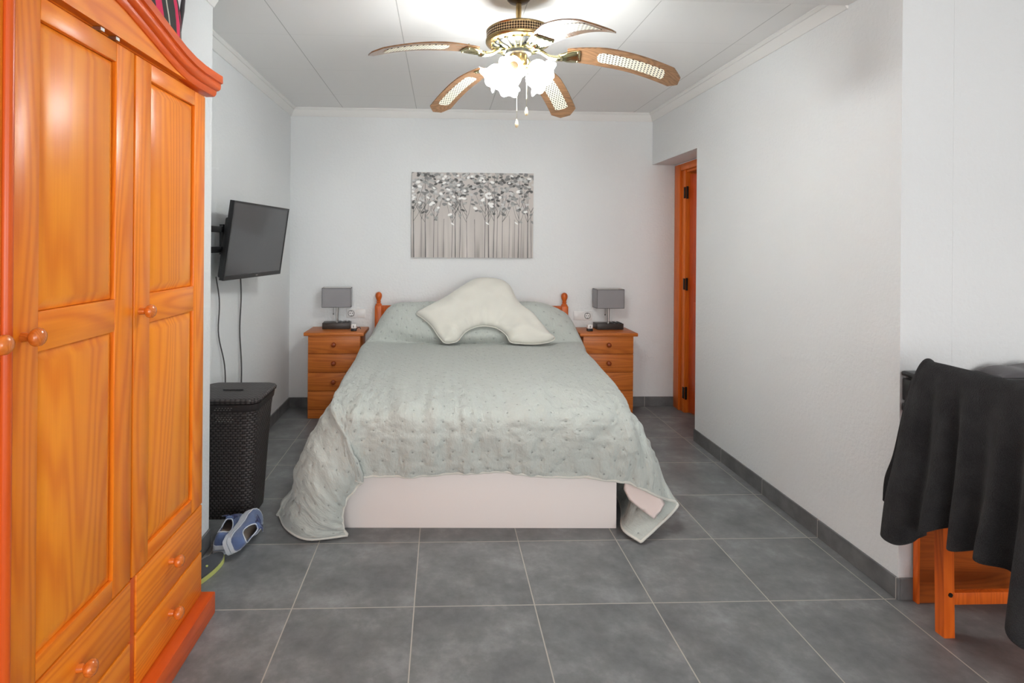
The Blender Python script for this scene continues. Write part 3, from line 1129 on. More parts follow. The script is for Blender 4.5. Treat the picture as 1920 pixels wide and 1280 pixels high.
b1 = bedside(); b1.location = (-0.729, 2.39, 0)
b1['label'] = 'four-drawer pine bedside table nearer the television'
copytree(b1, (1.398, 2.39, 0), 0, 'four-drawer pine bedside table nearer the doorway')


def lamp():
    r = empty('table_lamp', (0, 0, 0), 'x', 'lamp', 'grey bedside lamps')
    b = G('lampbase')
    b.box(-0.109, 0.109, -0.058, 0.058, 0, 0.048, 0, 0.002)
    bo = b.obj('base', r, 30)
    for k, x in enumerate((0.025, 0.062, 0.090)):
        G('black').box(x - 0.004 - 0.006 * (k < 2), x + 0.008, -0.045, 0.045, 0.0482, 0.0530).obj('phone_rest', bo, None)
    s = G('steel').lathe([(0.0090, 0.048), (0.0090, 0.23)], 16)
    s.lathe([(0.018, 0.0482), (0.018, 0.054), (0.008, 0.058)], 20)
    s.obj('stem', r, 50)
    z0, z1, hx, hy, t = 0.172, 0.325, 0.112, 0.058, 0.003
    g = G('shade', 'shadein', 'shadetrim')
    g.box(-hx, hx, -hy, -hy + t, z0, z1); g.box(-hx, hx, hy - t, hy, z0, z1)
    g.box(-hx, -hx + t, -hy + t, hy - t, z0, z1); g.box(hx - t, hx, -hy + t, hy - t, z0, z1)
    e_ = 0.0015
    for zz in (z0 - 0.001, z1 - 0.003):
        g.box(-hx - e_, hx + e_, -hy - e_, -hy, zz, zz + 0.004, 2); g.box(-hx - e_, hx + e_, hy, hy + e_, zz, zz + 0.004, 2)
        g.box(-hx - e_, -hx, -hy, hy, zz, zz + 0.004, 2); g.box(hx, hx + e_, -hy, hy, zz, zz + 0.004, 2)
    for sx in (-1, 1):
        for sy in (-1, 1):
            g.box(sx * hx - e_, sx * hx + e_, sy * hy - e_, sy * hy + e_, z0, z1, 2)
    hx -= t; hy -= t; q = 0.0008
    g.box(-hx, hx, -hy, -hy + q, z0, z1, 1); g.box(-hx, hx, hy - q, hy, z0, z1, 1)
    g.box(-hx, -hx + q, -hy, hy, z0, z1, 1); g.box(hx - q, hx, -hy, hy, z0, z1, 1)
    g.obj('lamp_shade', r, None)
    G('steel').box(-hx, hx, -0.002, 0.002, 0.228, 0.232).obj('shade_ring', r, None)
    c = G('cable').tube([(-0.028, -0.005, 0.235), (-0.028, -0.005, 0.118)], 0.0012, 6)
    c.lathe([(0.001, 0.108), (0.005, 0.111), (0.005, 0.117), (0.001, 0.12)], 10, 'Z', (-0.028, -0.005, 0))
    c.obj('pull_cord', r, 60)
    return r


l1 = lamp(); l1.location = (-0.748, 2.462, 0.6655); l1.rotation_euler = (0, 0, math.radians(4))
l1['label'] = 'grey rectangular shaded lamp on the bedside table nearer the television'
copytree(l1, (1.460, 2.462, 0.6655), math.radians(3), 'grey rectangular shaded lamp on the bedside table nearer the doorway')


def charger():
    r = empty('charger', (0, 0, 0), 'x', 'charger', 'small chargers beside the lamps')
    G('black').box(-0.021, 0.021, -0.018, 0.018, 0, 0.020, 0, 0.003).obj('base', r, 40)
    g = G('whiteplastic', 'black').box(-0.020, 0.020, -0.016, 0.016, 0.0203, 0.052, 0, 0.005)
    g.box(-0.003, 0.002, -0.0168, -0.0160, 0.028, 0.044, 1)
    g.obj('plug', r, 40, label='white plug top')
    return r


c1 = charger(); c1.location = (-0.590, 2.315, 0.6655)
c1['label'] = 'small white and black charger beside the lamp nearer the television'
copytree(c1, (1.272, 2.330, 0.6655), math.radians(5), 'small white and black charger beside the lamp nearer the doorway')
G('black').tube([(0.02, 0.004, 0.016), (0.034, 0.004, 0.026), (0.045, 0.012, 0.028), (0.05, 0.02, 0.012)], 0.0028, 8).obj('cable', c1, 60)


def socket(sgn):
    r = empty('wall_socket', (0, 0, 0), 'x', 'socket', 'double wall sockets above the bedside tables')
    G('whiteplastic').box(-0.078, 0.078, -0.009, 0, -0.037, 0.037, 0, 0.003).obj('cover_plate', r, 40)
    G('whiteplastic').box(-0.033 + 0.037, 0.033 + 0.037, -0.0125, -0.0092, -0.030, 0.030, 0, 0.0015).obj('blank_plate', r, 40)
    g = G('whiteplastic', 'black')
    n = 32; cx = -0.037
    g.lathe([(0.0225, -0.0125), (0.0225, -0.009), (0.026, -0.009), (0.026, -0.0125)], 32, 'Y', (cx, 0, 0), 0, cap=False)
    g.lathe([(0.0224, -0.0102), (0.0224, -0.0092)], 32, 'Y', (cx, 0, 0), 0)
    for sx in (-1, 1):
        g.lathe([(0.0040, -0.0108), (0.0040, -0.0102)], 10, 'Y', (cx + sx * 0.0095, 0, 0), 1)
    for sz in (-1, 1):
        g.box(cx - 0.004, cx + 0.004, -0.0118, -0.0102, sz * 0.0185 - 0.002, sz * 0.0185 + 0.002, 1)
    g.obj('socket_face', r, 50)
    return r


s1 = socket(1); s1.location = (-0.611, YB - 0.0005, 0.7735)
s1['label'] = 'white double wall socket left of the headboard'
s2 = socket(-1); s2.location = (1.274, YB - 0.0005, 0.759)
s2['label'] = 'white double wall socket right of the headboard'
for ch in [o for o in COL.objects if o.parent is s2]:
    if ch.name.startswith('socket_face'):
        ch.location.x = 0.074
    if ch.name.startswith('blank'):
        ch.location.x = -0.074

# ------------------------------------------------------------------ canvas painting (a generic row of trees)
def painting():
    Wd, Hd = 1.005, 0.700
    nx, nz = 402, 280
    rs = np.random.RandomState(11)
    X, Z = np.meshgrid(np.linspace(0, 1, nx), np.linspace(0, 1, nz))
    img = np.zeros((nz, nx, 3)); img[:] = (0.80, 0.775, 0.755)
    img += 0.05 * vnoise(X * 7, Z * 3, 5)[..., None]
    streak = vnoise(X * 60, Z * 2.2, 6)
    low = np.clip((0.55 - Z) / 0.5, 0, 1)
    img -= (0.26 * np.clip(streak, 0, 1) * low)[..., None]
    img -= (0.20 * np.clip(vnoise(X * 26, Z * 1.2, 8), 0, 1) * np.clip((0.35 - Z) / 0.3, 0, 1))[..., None]
    img += (0.10 * np.clip(vnoise(X * 45, Z * 1.6, 9), 0, 1) * low)[..., None]

    def seg(p, q, w0, w1, c, al=0.85):
        p = np.array(p); q = np.array(q); d = q - p; L = (d * d).sum()
        asp = Wd / Hd
        t = np.clip(((X - p[0]) * d[0] + (Z - p[1]) * d[1]) / L, 0, 1)
        dx = (X - p[0] - t * d[0]) * asp; dz = (Z - p[1] - t * d[1])
        dist = np.sqrt(dx * dx + dz * dz); wd = w0 + (w1 - w0) * t
        m_ = np.clip((wd - dist) / 0.003 + 0.5, 0, 1) * al
        img[:] = img * (1 - m_[..., None]) + np.array(c) * m_[..., None]
    trunks = [(0.02, .008, .6), (0.08, .004, .55), (0.115, .007, .98), (0.18, .005, .85), (0.215, .003, .5), (0.26, .004, .45), (0.33, .005, .72), (0.36, .007, .90), (0.395, .006, .98), (0.455, .004, .55), (0.52, .003, .4), (0.60, .006, .80), (0.633, .008, .97), (0.672, .007, .97), (0.70, .004, .72), (0.745, .005, .80), (0.80, .004, .5), (0.845, .003, .45), (0.875, .006, .97), (0.90, .003, .45), (0.955, .007, .9), (0.985, .005, .55)]
    for x, w_, top in trunks:
        c = (0.16 + rs.rand() * 0.12,) * 3
        x2 = x + rs.uniform(-.006, .006)
        seg((x, 0.0), (x2, 0.45), w_ * .62, w_ * .42, c); seg((x2, 0.45), (x2 + rs.uniform(-.006, .006), top), w_ * .42, w_ * .3, c)
        if top > .5:
            for k in range(5):
                z = rs.uniform(.40, .62); sgn = rs.choice((-1, 1)); ln = rs.uniform(.03, .085)
                if z < top:
                    mx, mz = x2 + sgn * ln * .45, z + .07
                    seg((x2, z), (mx, mz), 0.0022, .0018, (0.25,) * 3, .8); seg((mx, mz), (x2 + sgn * ln, z + .17 + .1 * rs.rand()), .0018, .0013, (0.28,) * 3, .75)

    def leaf(cx, cz, a_, b_, an, c, al):
        dx = (X - cx) * Wd / Hd; dz = Z - cz
        u = dx * math.cos(an) + dz * math.sin(an); v_ = -dx * math.sin(an) + dz * math.cos(an)
        r_ = (u / a_) ** 2 + (v_ / b_) ** 2
        m_ = np.clip((1 - r_) * 3, 0, 1) * al
        img[:] = img * (1 - m_[..., None]) + np.array(c) * m_[..., None]
    for stage, (n_, cols) in enumerate(((210, (0.36, 0.44, 0.32, 0.54)), (170, (0.56, 0.64, 0.72)), (110, (0.80, 0.52, 0.84)), (54, (1.0, 1.0)))):
        for k in range(n_):
            cx = rs.rand(); cz = 1 - abs(rs.normal(0, .235)) if stage < 3 else 1 - rs.uniform(.03, .50)
            if cz < 0.42:
                continue
            c = cols[rs.randint(len(cols))]
            leaf(cx, cz, rs.uniform(.018, .031), rs.uniform(.011, .019), rs.uniform(-.7, .7), (c, c, c * .99), .9)
    for cx, cz in ((0.335, 0.395), (0.62, 0.405), (0.86, 0.41)):
        leaf(cx, cz, .026, .009, -0.6, (1, 1, 1), .95)
    img = np.clip(img, 0, 1)
    lin = np.where(img <= 0.04045, img / 12.92, ((img + 0.055) / 1.055) ** 2.4)
    v = np.stack([X * Wd - Wd / 2, np.zeros_like(X), Z * Hd - Hd / 2], -1).reshape(-1, 3)
    g = G('art')
    g.v = [tuple(p) for p in v]
    ii = np.arange(nx * nz).reshape(nz, nx)
    g.f = [tuple(q) for q in np.stack([ii[:-1, :-1], ii[:-1, 1:], ii[1:, 1:], ii[1:, :-1]], -1).reshape(-1, 4).tolist()]
    g.mi = [0] * len(g.f)
    r = empty('painting', (0.344, YB - 0.032, 1.588), 'grey and white canvas painting of slender trees above the bed', 'painting')
    G('pillow').box(-Wd / 2, Wd / 2, 0.0008, 0.031, -Hd / 2, Hd / 2).obj('canvas_frame', r, None)
    me = bpy.data.meshes.new('painted_face')
    me.from_pydata(g.v, [], g.f)
    me.materials.append(M['art'])
    ca = me.color_attributes.new('paint', 'FLOAT_COLOR', 'POINT')
    rgba = np.ones((nx * nz, 4), dtype=np.float32); rgba[:, :3] = lin.reshape(-1, 3)
    ca.data.foreach_set('color', rgba.ravel())
    o = bpy.data.objects.new('painted_face', me)
    COL.objects.link(o); o.parent = r


painting()

# ------------------------------------------------------------------ television on its arm
yaw, tilt = 0.125, 0.138
av = Vector((math.sin(yaw), math.cos(yaw), 0)); nv = Vector((math.cos(yaw), -math.sin(yaw), 0))
uv_ = Vector((0, 0, 1)) * math.cos(tilt) + nv * math.sin(tilt)
yv = uv_.cross(av)
mt = Matrix.Identity(4)
for i in range(3):
    mt[i][0] = av[i]; mt[i][1] = yv[i]; mt[i][2] = uv_[i]
mt[0][3], mt[1][3], mt[2][3] = -0.976, 1.236, 1.358
TV = empty('television', (0, 0, 0), 'black flat television tilted down on its wall arm', 'television')
setmat(TV, mt)
g = G('black').box(-0.360, 0.360, 0.002, 0.022, -0.2125, 0.2125, 0, 0.002)
g.box(-0.335, 0.335, 0.022, 0.050, -0.205, 0.12, 0, 0.012)
g.obj('housing', TV, 40)
g = G('black')
g.box(-0.360, 0.360, -0.0035, 0.002, 0.2025, 0.2125); g.box(-0.360, 0.360, -0.0035, 0.002, -0.2125, -0.190)
g.box(-0.360, -0.350, -0.0035, 0.002, -0.190, 0.2025); g.box(0.350, 0.360, -0.0035, 0.002, -0.190, 0.2025)
g.obj('bezel', TV, None)
G('screen').box(-0.350, 0.350, -0.001, 0.002, -0.190, 0.2025).obj('screen', TV, None)
lg = G('steel').box(0.008, 0.016, -0.0042, -0.0036, -0.2035, -0.199)
lg.box(0.018, 0.024, -0.0042, -0.0036, -0.2035, -0.199).box(0.026, 0.032, -0.0042, -0.0036, -0.2035, -0.199)
lg.obj('logo', TV, None, label='small light logo marks')
AR = empty('tv_bracket', (-1.154, 0.72, 1.36), 'black double-bar wall bracket holding the television', 'bracket')
G('black').box(-1.1545, -1.140, 0.68, 0.76, 1.24, 1.48, 0, 0.003).obj('wall_plate', AR, 30, world=True)
for z in (1.417, 1.310):
    G('black').box(-1.092, -1.074, 0.60, 0.965, z - 0.016, z + 0.016, 0, 0.003).obj('arm', AR, 30, world=True)
    G('black').box(-1.140, -1.083, 0.60, 0.63, z - 0.014, z + 0.014, 0, 0.003).obj('arm', AR, 30, world=True)
g = G('black').box(-1.139, -1.118, 0.60, 0.70, 1.27, 1.45, 0, 0.003)
g.obj('hinge_plate', AR, 30, world=True)
g = G('black').lathe([(0.013, 1.285), (0.013, 1.445)], 16, 'Z', (-1.083, 0.955, 0))
g.obj('pivot', AR, 50, world=True)
G('black').box(-1.100, -1.086, 0.965, 1.16, 1.30, 1.33, 0, 0.003).obj('mount_bar', AR, 30, world=True)

def wirepts(y0, y1, x, z0, z1, amp, seed):
    n = 22; rs = random.Random(seed); out = []
    for i in range(n + 1):
        t = i / n
        out.append((x + 0.004 * math.sin(t * 9), y0 + (y1 - y0) * t + amp * math.sin(t * PI * 3 + seed) * math.sin(PI * t), z0 + (z1 - z0) * t))
    return out
tag(G('cable').tube(wirepts(1.02, 1.165, -1.139, 1.16, 0.50, 0.020, 0.3), 0.0035, 8).obj('tv_cable', None, 60), 'thin wavy cable hanging from the near corner of the television', 'cable')
tag(G('cable').tube(wirepts(1.395, 1.42, -1.141, 1.15, 0.45, 0.005, 1.0), 0.0042, 8).obj('tv_cable', None, 60), 'straighter cable hanging from the middle of the television', 'cable')

# ------------------------------------------------------------------ laundry hamper
def rrect(hx, hy, r, n=8):
    out = []
    for cx, cy, a0 in ((hx - r, -hy + r, -PI / 2), (hx - r, hy - r, 0), (-hx + r, hy - r, PI / 2), (-hx + r, -hy + r, PI)):
        for i in range(n + 1):
            t = a0 + PI / 2 * i / n
            out.append((cx + r * math.cos(t), cy + r * math.sin(t)))
    return out


HM = empty('laundry_hamper', (-0.957, 0.79, 0), 'dark brown woven-look laundry hamper with lid under the television', 'laundry hamper')
rings = [(0.0, 0.132, 0.108, 0.045), (0.02, 0.134, 0.110, 0.045), (0.30, 0.149, 0.131, 0.05), (0.50, 0.160, 0.150, 0.05), (0.535, 0.164, 0.157, 0.052)]
g = G('hamper', 'hamperplain')
uvs = []; vs = []; fs = []
NR = 37
zsub = []
for i in range(len(rings) - 1):
    for k in range(6):
        t = k / 6
        zsub.append([rings[i][j] * (1 - t) + rings[i + 1][j] * t for j in range(4)])
zsub.append(list(rings[-1]))
for z, hx, hy, r in zsub:
    pr = rrect(hx, hy, r); pr.append(pr[0])
    per = 0; last = pr[0]
    ref = rrect(0.16, 0.14, 0.05); ref.append(ref[0]); lr = ref[0]
    for q, rq in zip(pr, ref):
        per += math.hypot(rq[0] - lr[0], rq[1] - lr[1]); lr = rq
        vs.append((q[0], q[1], z)); uvs.append((per, z))
n = len(pr)
for i in range(len(zsub) - 1):
    for k in range(n - 1):
        fs.append((i * n + k, i * n + k + 1, (i + 1) * n + k + 1, (i + 1) * n + k))
g.add(vs, fs)
g.add([(0, 0, 0.001)] , [])
g.uv = uvs + [(0, 0)]
g.obj('basket', HM, 180)


def plate(g, sections, mi=0, cap=True):
    vs = []; fs = []
    n = None
    for z, hx, hy, r in sections:
        pr = rrect(hx, hy, r); n = len(pr)
        vs += [(a_, b_, z) for a_, b_ in pr]
    for i in range(len(sections) - 1):
        for k in range(n):
            l = (k + 1) % n
            fs.append((i * n + k, i * n + l, (i + 1) * n + l, (i + 1) * n + k))
    fs.append(tuple(range(n))[::-1]); fs.append(tuple((len(sections) - 1) * n + k for k in range(n)))
    g.add(vs, fs, mi)
    return g


plate(G('hamperplain'), [(0.536, 0.1645, 0.1575, 0.052), (0.545, 0.170, 0.163, 0.055), (0.572, 0.173, 0.167, 0.055), (0.574, 0.166, 0.159, 0.055)]).obj('rim', HM, 40)
lid = G('hamper', 'black')
plate(lid, [(0.5745, 0.172, 0.166, 0.055), (0.580, 0.179, 0.173, 0.056), (0.590, 0.181, 0.175, 0.056), (0.598, 0.176, 0.170, 0.056), (0.601, 0.166, 0.160, 0.05)])
lid.uv = [(x, y) for x, y, z in lid.v]
lo = lid.obj('lid', HM, 40)
hd = G('black', 'hamperplain')
plate(hd, [(0.6012, 0.052, 0.016, 0.015), (0.6018, 0.052, 0.016, 0.015)], 0)
hd.lathe([(0.003, -0.05), (0.003, 0.05)], 10, 'X', (0.0, 0.0, 0.603), 1)
hd.obj('handle_slot', lo, 40)
# pale slots of the ventilation rows
for rows_ in (((0.549, 0.1655), (0.558, 0.1662)), ((0.490, 0.1492), (0.500, 0.1502), (0.510, 0.1514))):
    sl = G('steel')
    for r_, (z, hy) in enumerate(rows_):
        for k in range(6):
            x = 0.045 - k * 0.014 + (0.007 if r_ % 2 else 0)
            sl.box(x - 0.0035, x + 0.0035, -hy - 0.0025, -hy + 0.001, z - 0.0016, z + 0.0016)
    sl.obj('vent_slots', HM, None)

# ------------------------------------------------------------------ shoes
def sneaker_parts(root):
    """length along +y (toe), z up; origin at the middle of the sole"""
    L = 0.285
    def hw(t):      # half width along the length, t 0 heel .. 1 toe
        pts = [(0, 0.018), (0.04, 0.030), (0.15, 0.036), (0.35, 0.035), (0.5, 0.038), (0.68, 0.047), (0.82, 0.046), (0.92, 0.036), (0.975, 0.022), (1, 0.008)]
        for i in range(len(pts) - 1):
            if t <= pts[i + 1][0]:
                u = (t - pts[i][0]) / (pts[i + 1][0] - pts[i][0]); u = u * u * (3 - 2 * u) if i else u ** 0.6
                return pts[i][1] * (1 - u) + pts[i + 1][1] * u
        return 0.008
    ts = [i / 40 for i in range(41)]
    def yy(t): return -L / 2 + L * t
    out = [(hw(t), yy(t)) for t in ts] + [(-hw(t), yy(t)) for t in reversed(ts)]
    # sole: two white bands with a thin blue line
    g = G('rubber', 'soleline')
    for z0, z1, grow, mi in ((0.0, 0.017, 0.005, 0), (0.017, 0.0205, 0.001, 1), (0.0205, 0.037, 0.004, 0)):
        n = len(out)
        def ring(z, gr):
            r = []
            for x, y in out:
                k = 1 + gr / 0.04
                r.append((x * k, y * (1 + gr / 0.14), z))
            return r
        v = ring(z0, grow) + ring(z1, grow)
        f = [tuple(range(n))[::-1], tuple(range(n, 2 * n))] + [(i, (i + 1) % n, (i + 1) % n + n, i + n) for i in range(n)]
        g.add(v, f, mi)
    g.obj('sole', root, 40, label='white rubber sole')
    # upper: cross sections, open collar from heel to mid-foot
    def top(t):
        pts = [(0, 0.085), (0.06, 0.088), (0.2, 0.082), (0.34, 0.080), (0.45, 0.090), (0.55, 0.086), (0.7, 0.066), (0.85, 0.055), (0.95, 0.046), (1, 0.036)]
        for i in range(len(pts) - 1):
            if t <= pts[i + 1][0]:
                u = (t - pts[i][0]) / (pts[i + 1][0] - pts[i][0])
                return pts[i][1] * (1 - u) + pts[i + 1][1] * u
        return 0.036
    v = []; f = []
    K = 17
    for t in ts:
        h = top(t); w_ = hw(t) * 1.02
        for k in range(K):
            a_ = PI * k / (K - 1)
            # superellipse arch from one side of the sole over the top to the other
            c = math.cos(a_); s_ = math.sin(a_)
            x = w_ * math.copysign(abs(c) ** 0.75, c) * (1 - 0.22 * s_)
            z = 0.035 + (h - 0.035) * (abs(s_) ** 0.8)
            v.append((x, yy(t), z))
    for i in range(40):
        for k in range(K - 1):
            t = (ts[i] + ts[i + 1]) / 2
            kc = abs(k + 0.5 - (K - 1) / 2)
            # the foot opening
            if 0.06 < t < 0.46 and kc < 4.6 * math.sqrt(max(0, 1 - ((t - 0.26) / 0.205) ** 2)):
                continue
            f.append((i * K + k, i * K + k + 1, (i + 1) * K + k + 1, (i + 1) * K + k))
    f.append(tuple(range(K)))
    g = G('denim'); g.add(v, f)
    u = g.obj('upper', root, 180)
    md = u.modifiers.new('t', 'SOLIDIFY'); md.thickness = 0.004; md.offset = -1
    ins = G('insole')
    o2 = [(x * 0.86, y * 0.95) for x, y in out]
    ins.prism(o2, 0.0372, 0.041)
    ins.obj('insole', root, None)
    # collar rim
    rim = []
    for i in range(40):
        a_ = 2 * PI * i / 40
        t = 0.26 + 0.20 * math.cos(a_)
        kc = 4.6 * math.sin(a_)
        an = PI / 2 - kc / (K - 1) * PI
        c = math.cos(an); s_ = math.sin(an)
        h = top(t); w_ = hw(t) * 1.02
        rim.append((w_ * math.copysign(abs(c) ** 0.75, c) * (1 - 0.22 * s_), yy(t), 0.035 + (h - 0.035) * (abs(s_) ** 0.8)))
    G('rubber').tube(rim, 0.0024, 6, closed=True).obj('collar', root, 180, label='pale collar edge')
    lc = G('denimdark')
    for q in range(4):
        t = 0.50 + q * 0.055
        z = top(t) + 0.002
        lc.tube([(-0.020, yy(t), z - 0.006), (0, yy(t + 0.01), z + 0.003), (0.020, yy(t), z - 0.006)], 0.0028, 6)
    t = 0.49; z = top(t)
    for sx in (-1, 1):
        lc.tube([(0, yy(t), z + 0.002), (sx * 0.018, yy(t) - 0.008, z + 0.016), (sx * 0.036, yy(t) + 0.004, z + 0.008), (sx * 0.022, yy(t) + 0.014, z + 0.004), (0, yy(t), z + 0.004)], 0.0026, 6)
        lc.tube([(0, yy(t), z + 0.003), (sx * 0.012, yy(t) + 0.02, z + 0.006), (sx * 0.034, yy(t) + 0.034, z - 0.004)], 0.0024, 6)
    lc.obj('laces', root, 180, label='navy laces')
    tg = G('denim')
    tg.box(-0.016, 0.016, yy(0.455), yy(0.50), top(0.46) - 0.004, top(0.46) + 0.010, 0, 0.003)
    tg.obj('tongue', root, 60)


A1 = empty('sneaker', (0, 0, 0), 'blue canvas sneaker standing upright beside the hamper', 'sneaker', 'pair of blue sneakers')
sneaker_parts(A1)
m1 = Matrix.Translation((-0.866, 0.515, 0.0005)) @ Matrix.Rotation(math.radians(4), 4, 'Z')
setmat(A1, m1)
A2 = A1.copy(); COL.objects.link(A2); A2['label'] = 'blue canvas sneaker lying on its side with the white sole showing'
for ch in [o for o in COL.objects if o.parent is A1]:
    c = ch.copy(); COL.objects.link(c); c.parent = A2
setmat(A2, Matrix.Translation((-0.800, 0.462, 0.0)) @ Matrix.Rotation(math.radians(-6), 4, 'Z') @ Matrix.Rotation(math.radians(66), 4, 'Y') @ Matrix.Rotation(math.radians(0), 4, 'X') @ Matrix.Translation((-0.0, 0, 0.0)))
A2.location.z = 0.050

SD = empty('sandal', (-0.872, 0.215, 0), 'charcoal sandal with lime edge partly hidden behind the wardrobe', 'sandal')
ol = []
for i in range(33):
    a_ = 2 * PI * i / 32
    y = 0.135 * math.sin(a_); x = 0.045 * math.cos(a_) * (1 + 0.16 * math.sin(a_))
    ol.append((x, y))
ol = ol[:-1]
m_ = Matrix.Rotation(math.radians(-14), 4, 'Z')
rot = lambda P_, z: [(m_ @ Vector((x, y, 0)))[:2] for x, y in P_]
g = G('lime').prism(rot([(x * 1.04, y * 1.015) for x, y in ol], 0), 0.001, 0.018); g.obj('sole', SD, 30, label='lime green sole edge')
g = G('sandal').prism(rot([(x * 0.96, y * 0.985) for x, y in ol], 0), 0.0182, 0.026); g.obj('footbed', SD, 30)
G('lime').lathe([(0.004, 0.026), (0.005, 0.030), (0.001, 0.032)], 10, 'Z', (0.017, 0.02, 0)).obj('stud', SD, 60)

# ------------------------------------------------------------------ ceiling fan
FC = Vector((0.428, 0.41, 0))
FAN = empty('ceiling_fan', (FC.x, FC.y, 2.2), 'antique brass ceiling fan with five cane-inset blades and lit glass shades', 'ceiling fan')
O = lambda z: (FC.x, FC.y, z)
G('brassdark').lathe([(0.001, CZ - 0.0005), (0.052, CZ - 0.0005), (0.052, CZ - 0.010), (0.042, CZ - 0.020), (0.014, CZ - 0.026), (0.001, CZ - 0.026)], 40, 'Z', O(0)).obj('canopy', FAN, 40, world=True)
G('brass').lathe([(0.0125, 2.318), (0.0125, 2.4285)], 20, 'Z', O(0)).obj('rod', FAN, 60, world=True)
G('brass').lathe([(0.001, 2.318), (0.040, 2.318), (0.110, 2.314), (0.138, 2.308), (0.145, 2.302), (0.143, 2.297)], 56, 'Z', O(0)).obj('motor_cap', FAN, 40, world=True)


def filigree_mat():
    k = NT('pierced_bronze', 0.35, 0.5, 1.0)
    uv = k.coord('UV')
    x, y, z = k.sep(uv)
    a_ = k.math('SINE', k.math('MULTIPLY', k.math('ADD', x, y), 2 * PI * 44))
    b_ = k.math('SINE', k.math('MULTIPLY', k.math('SUBTRACT', x, y), 2 * PI * 44))
    h = k.math('MULTIPLY', a_, b_)
    k.color(k.ramp(k.math('MULTIPLY_ADD', h, 0.5, 0.5), [(0.35, srgb(44, 33, 26)), (0.70, srgb(160, 134, 100))]))
    k.bump(h, 0.002, 0.8)
    return k.m


M['filigree'] = filigree_mat()
g = G('filigree').lathe([(0.143, 2.297), (0.143, 2.286), (0.143, 2.275), (0.143, 2.264)], 96, 'Z', O(0), cap=False)
uvs = []
for i in range(96):
    for h in (2.297, 2.286, 2.275, 2.264):
        q = i / 96.0
        uvs.append((abs(q * 2 - 1) * 0.9 / 2, h))
g.uv = uvs
g.obj('filigree_band', FAN, 60, world=True)
G('brass').lathe([(0.143, 2.264), (0.147, 2.262), (0.147, 2.252), (0.142, 2.246), (0.130, 2.242), (0.118, 2.240), (0.001, 2.240)], 56, 'Z', O(0), cap=False).obj('motor_skirt', FAN, 40, world=True)
g = G('brasspale', 'black')
g.lathe([(0.118, 2.2395), (0.112, 2.234), (0.085, 2.224), (0.060, 2.220), (0.001, 2.220)], 56, 'Z', O(0), 1)
for i in range(20):
    a_ = 2 * PI * i / 20
    c, s_ = math.cos(a_), math.sin(a_)
    g.tube([(FC.x + c * r, FC.y + s_ * r, z) for r, z in ((0.122, 2.2385), (0.112, 2.231), (0.086, 2.220), (0.062, 2.216))], 0.0055, 6, 0)
g.lathe([(0.056, 2.222), (0.066, 2.218), (0.066, 2.210), (0.050, 2.208)], 40, 'Z', O(0), 0)
g.obj('vent_ring', FAN, 50, world=True)
g = G('brass', 'black')
g.lathe([(0.058, 2.208), (0.058, 2.198), (0.034, 2.195)], 40, 'Z', O(0), 1)
g.lathe([(0.040, 2.1945), (0.040, 2.150), (0.036, 2.142), (0.026, 2.134), (0.020, 2.130)], 40, 'Z', O(0), 0)
g.obj('switch_housing', FAN, 50, world=True)
g = G('brasspale').lathe([(0.020, 2.1298), (0.030, 2.122), (0.032, 2.110), (0.022, 2.100), (0.012, 2.092), (0.010, 2.080), (0.005, 2.072), (0.001, 2.070)], 32, 'Z', O(0))
g.obj('light_hub', FAN, 50, world=True)


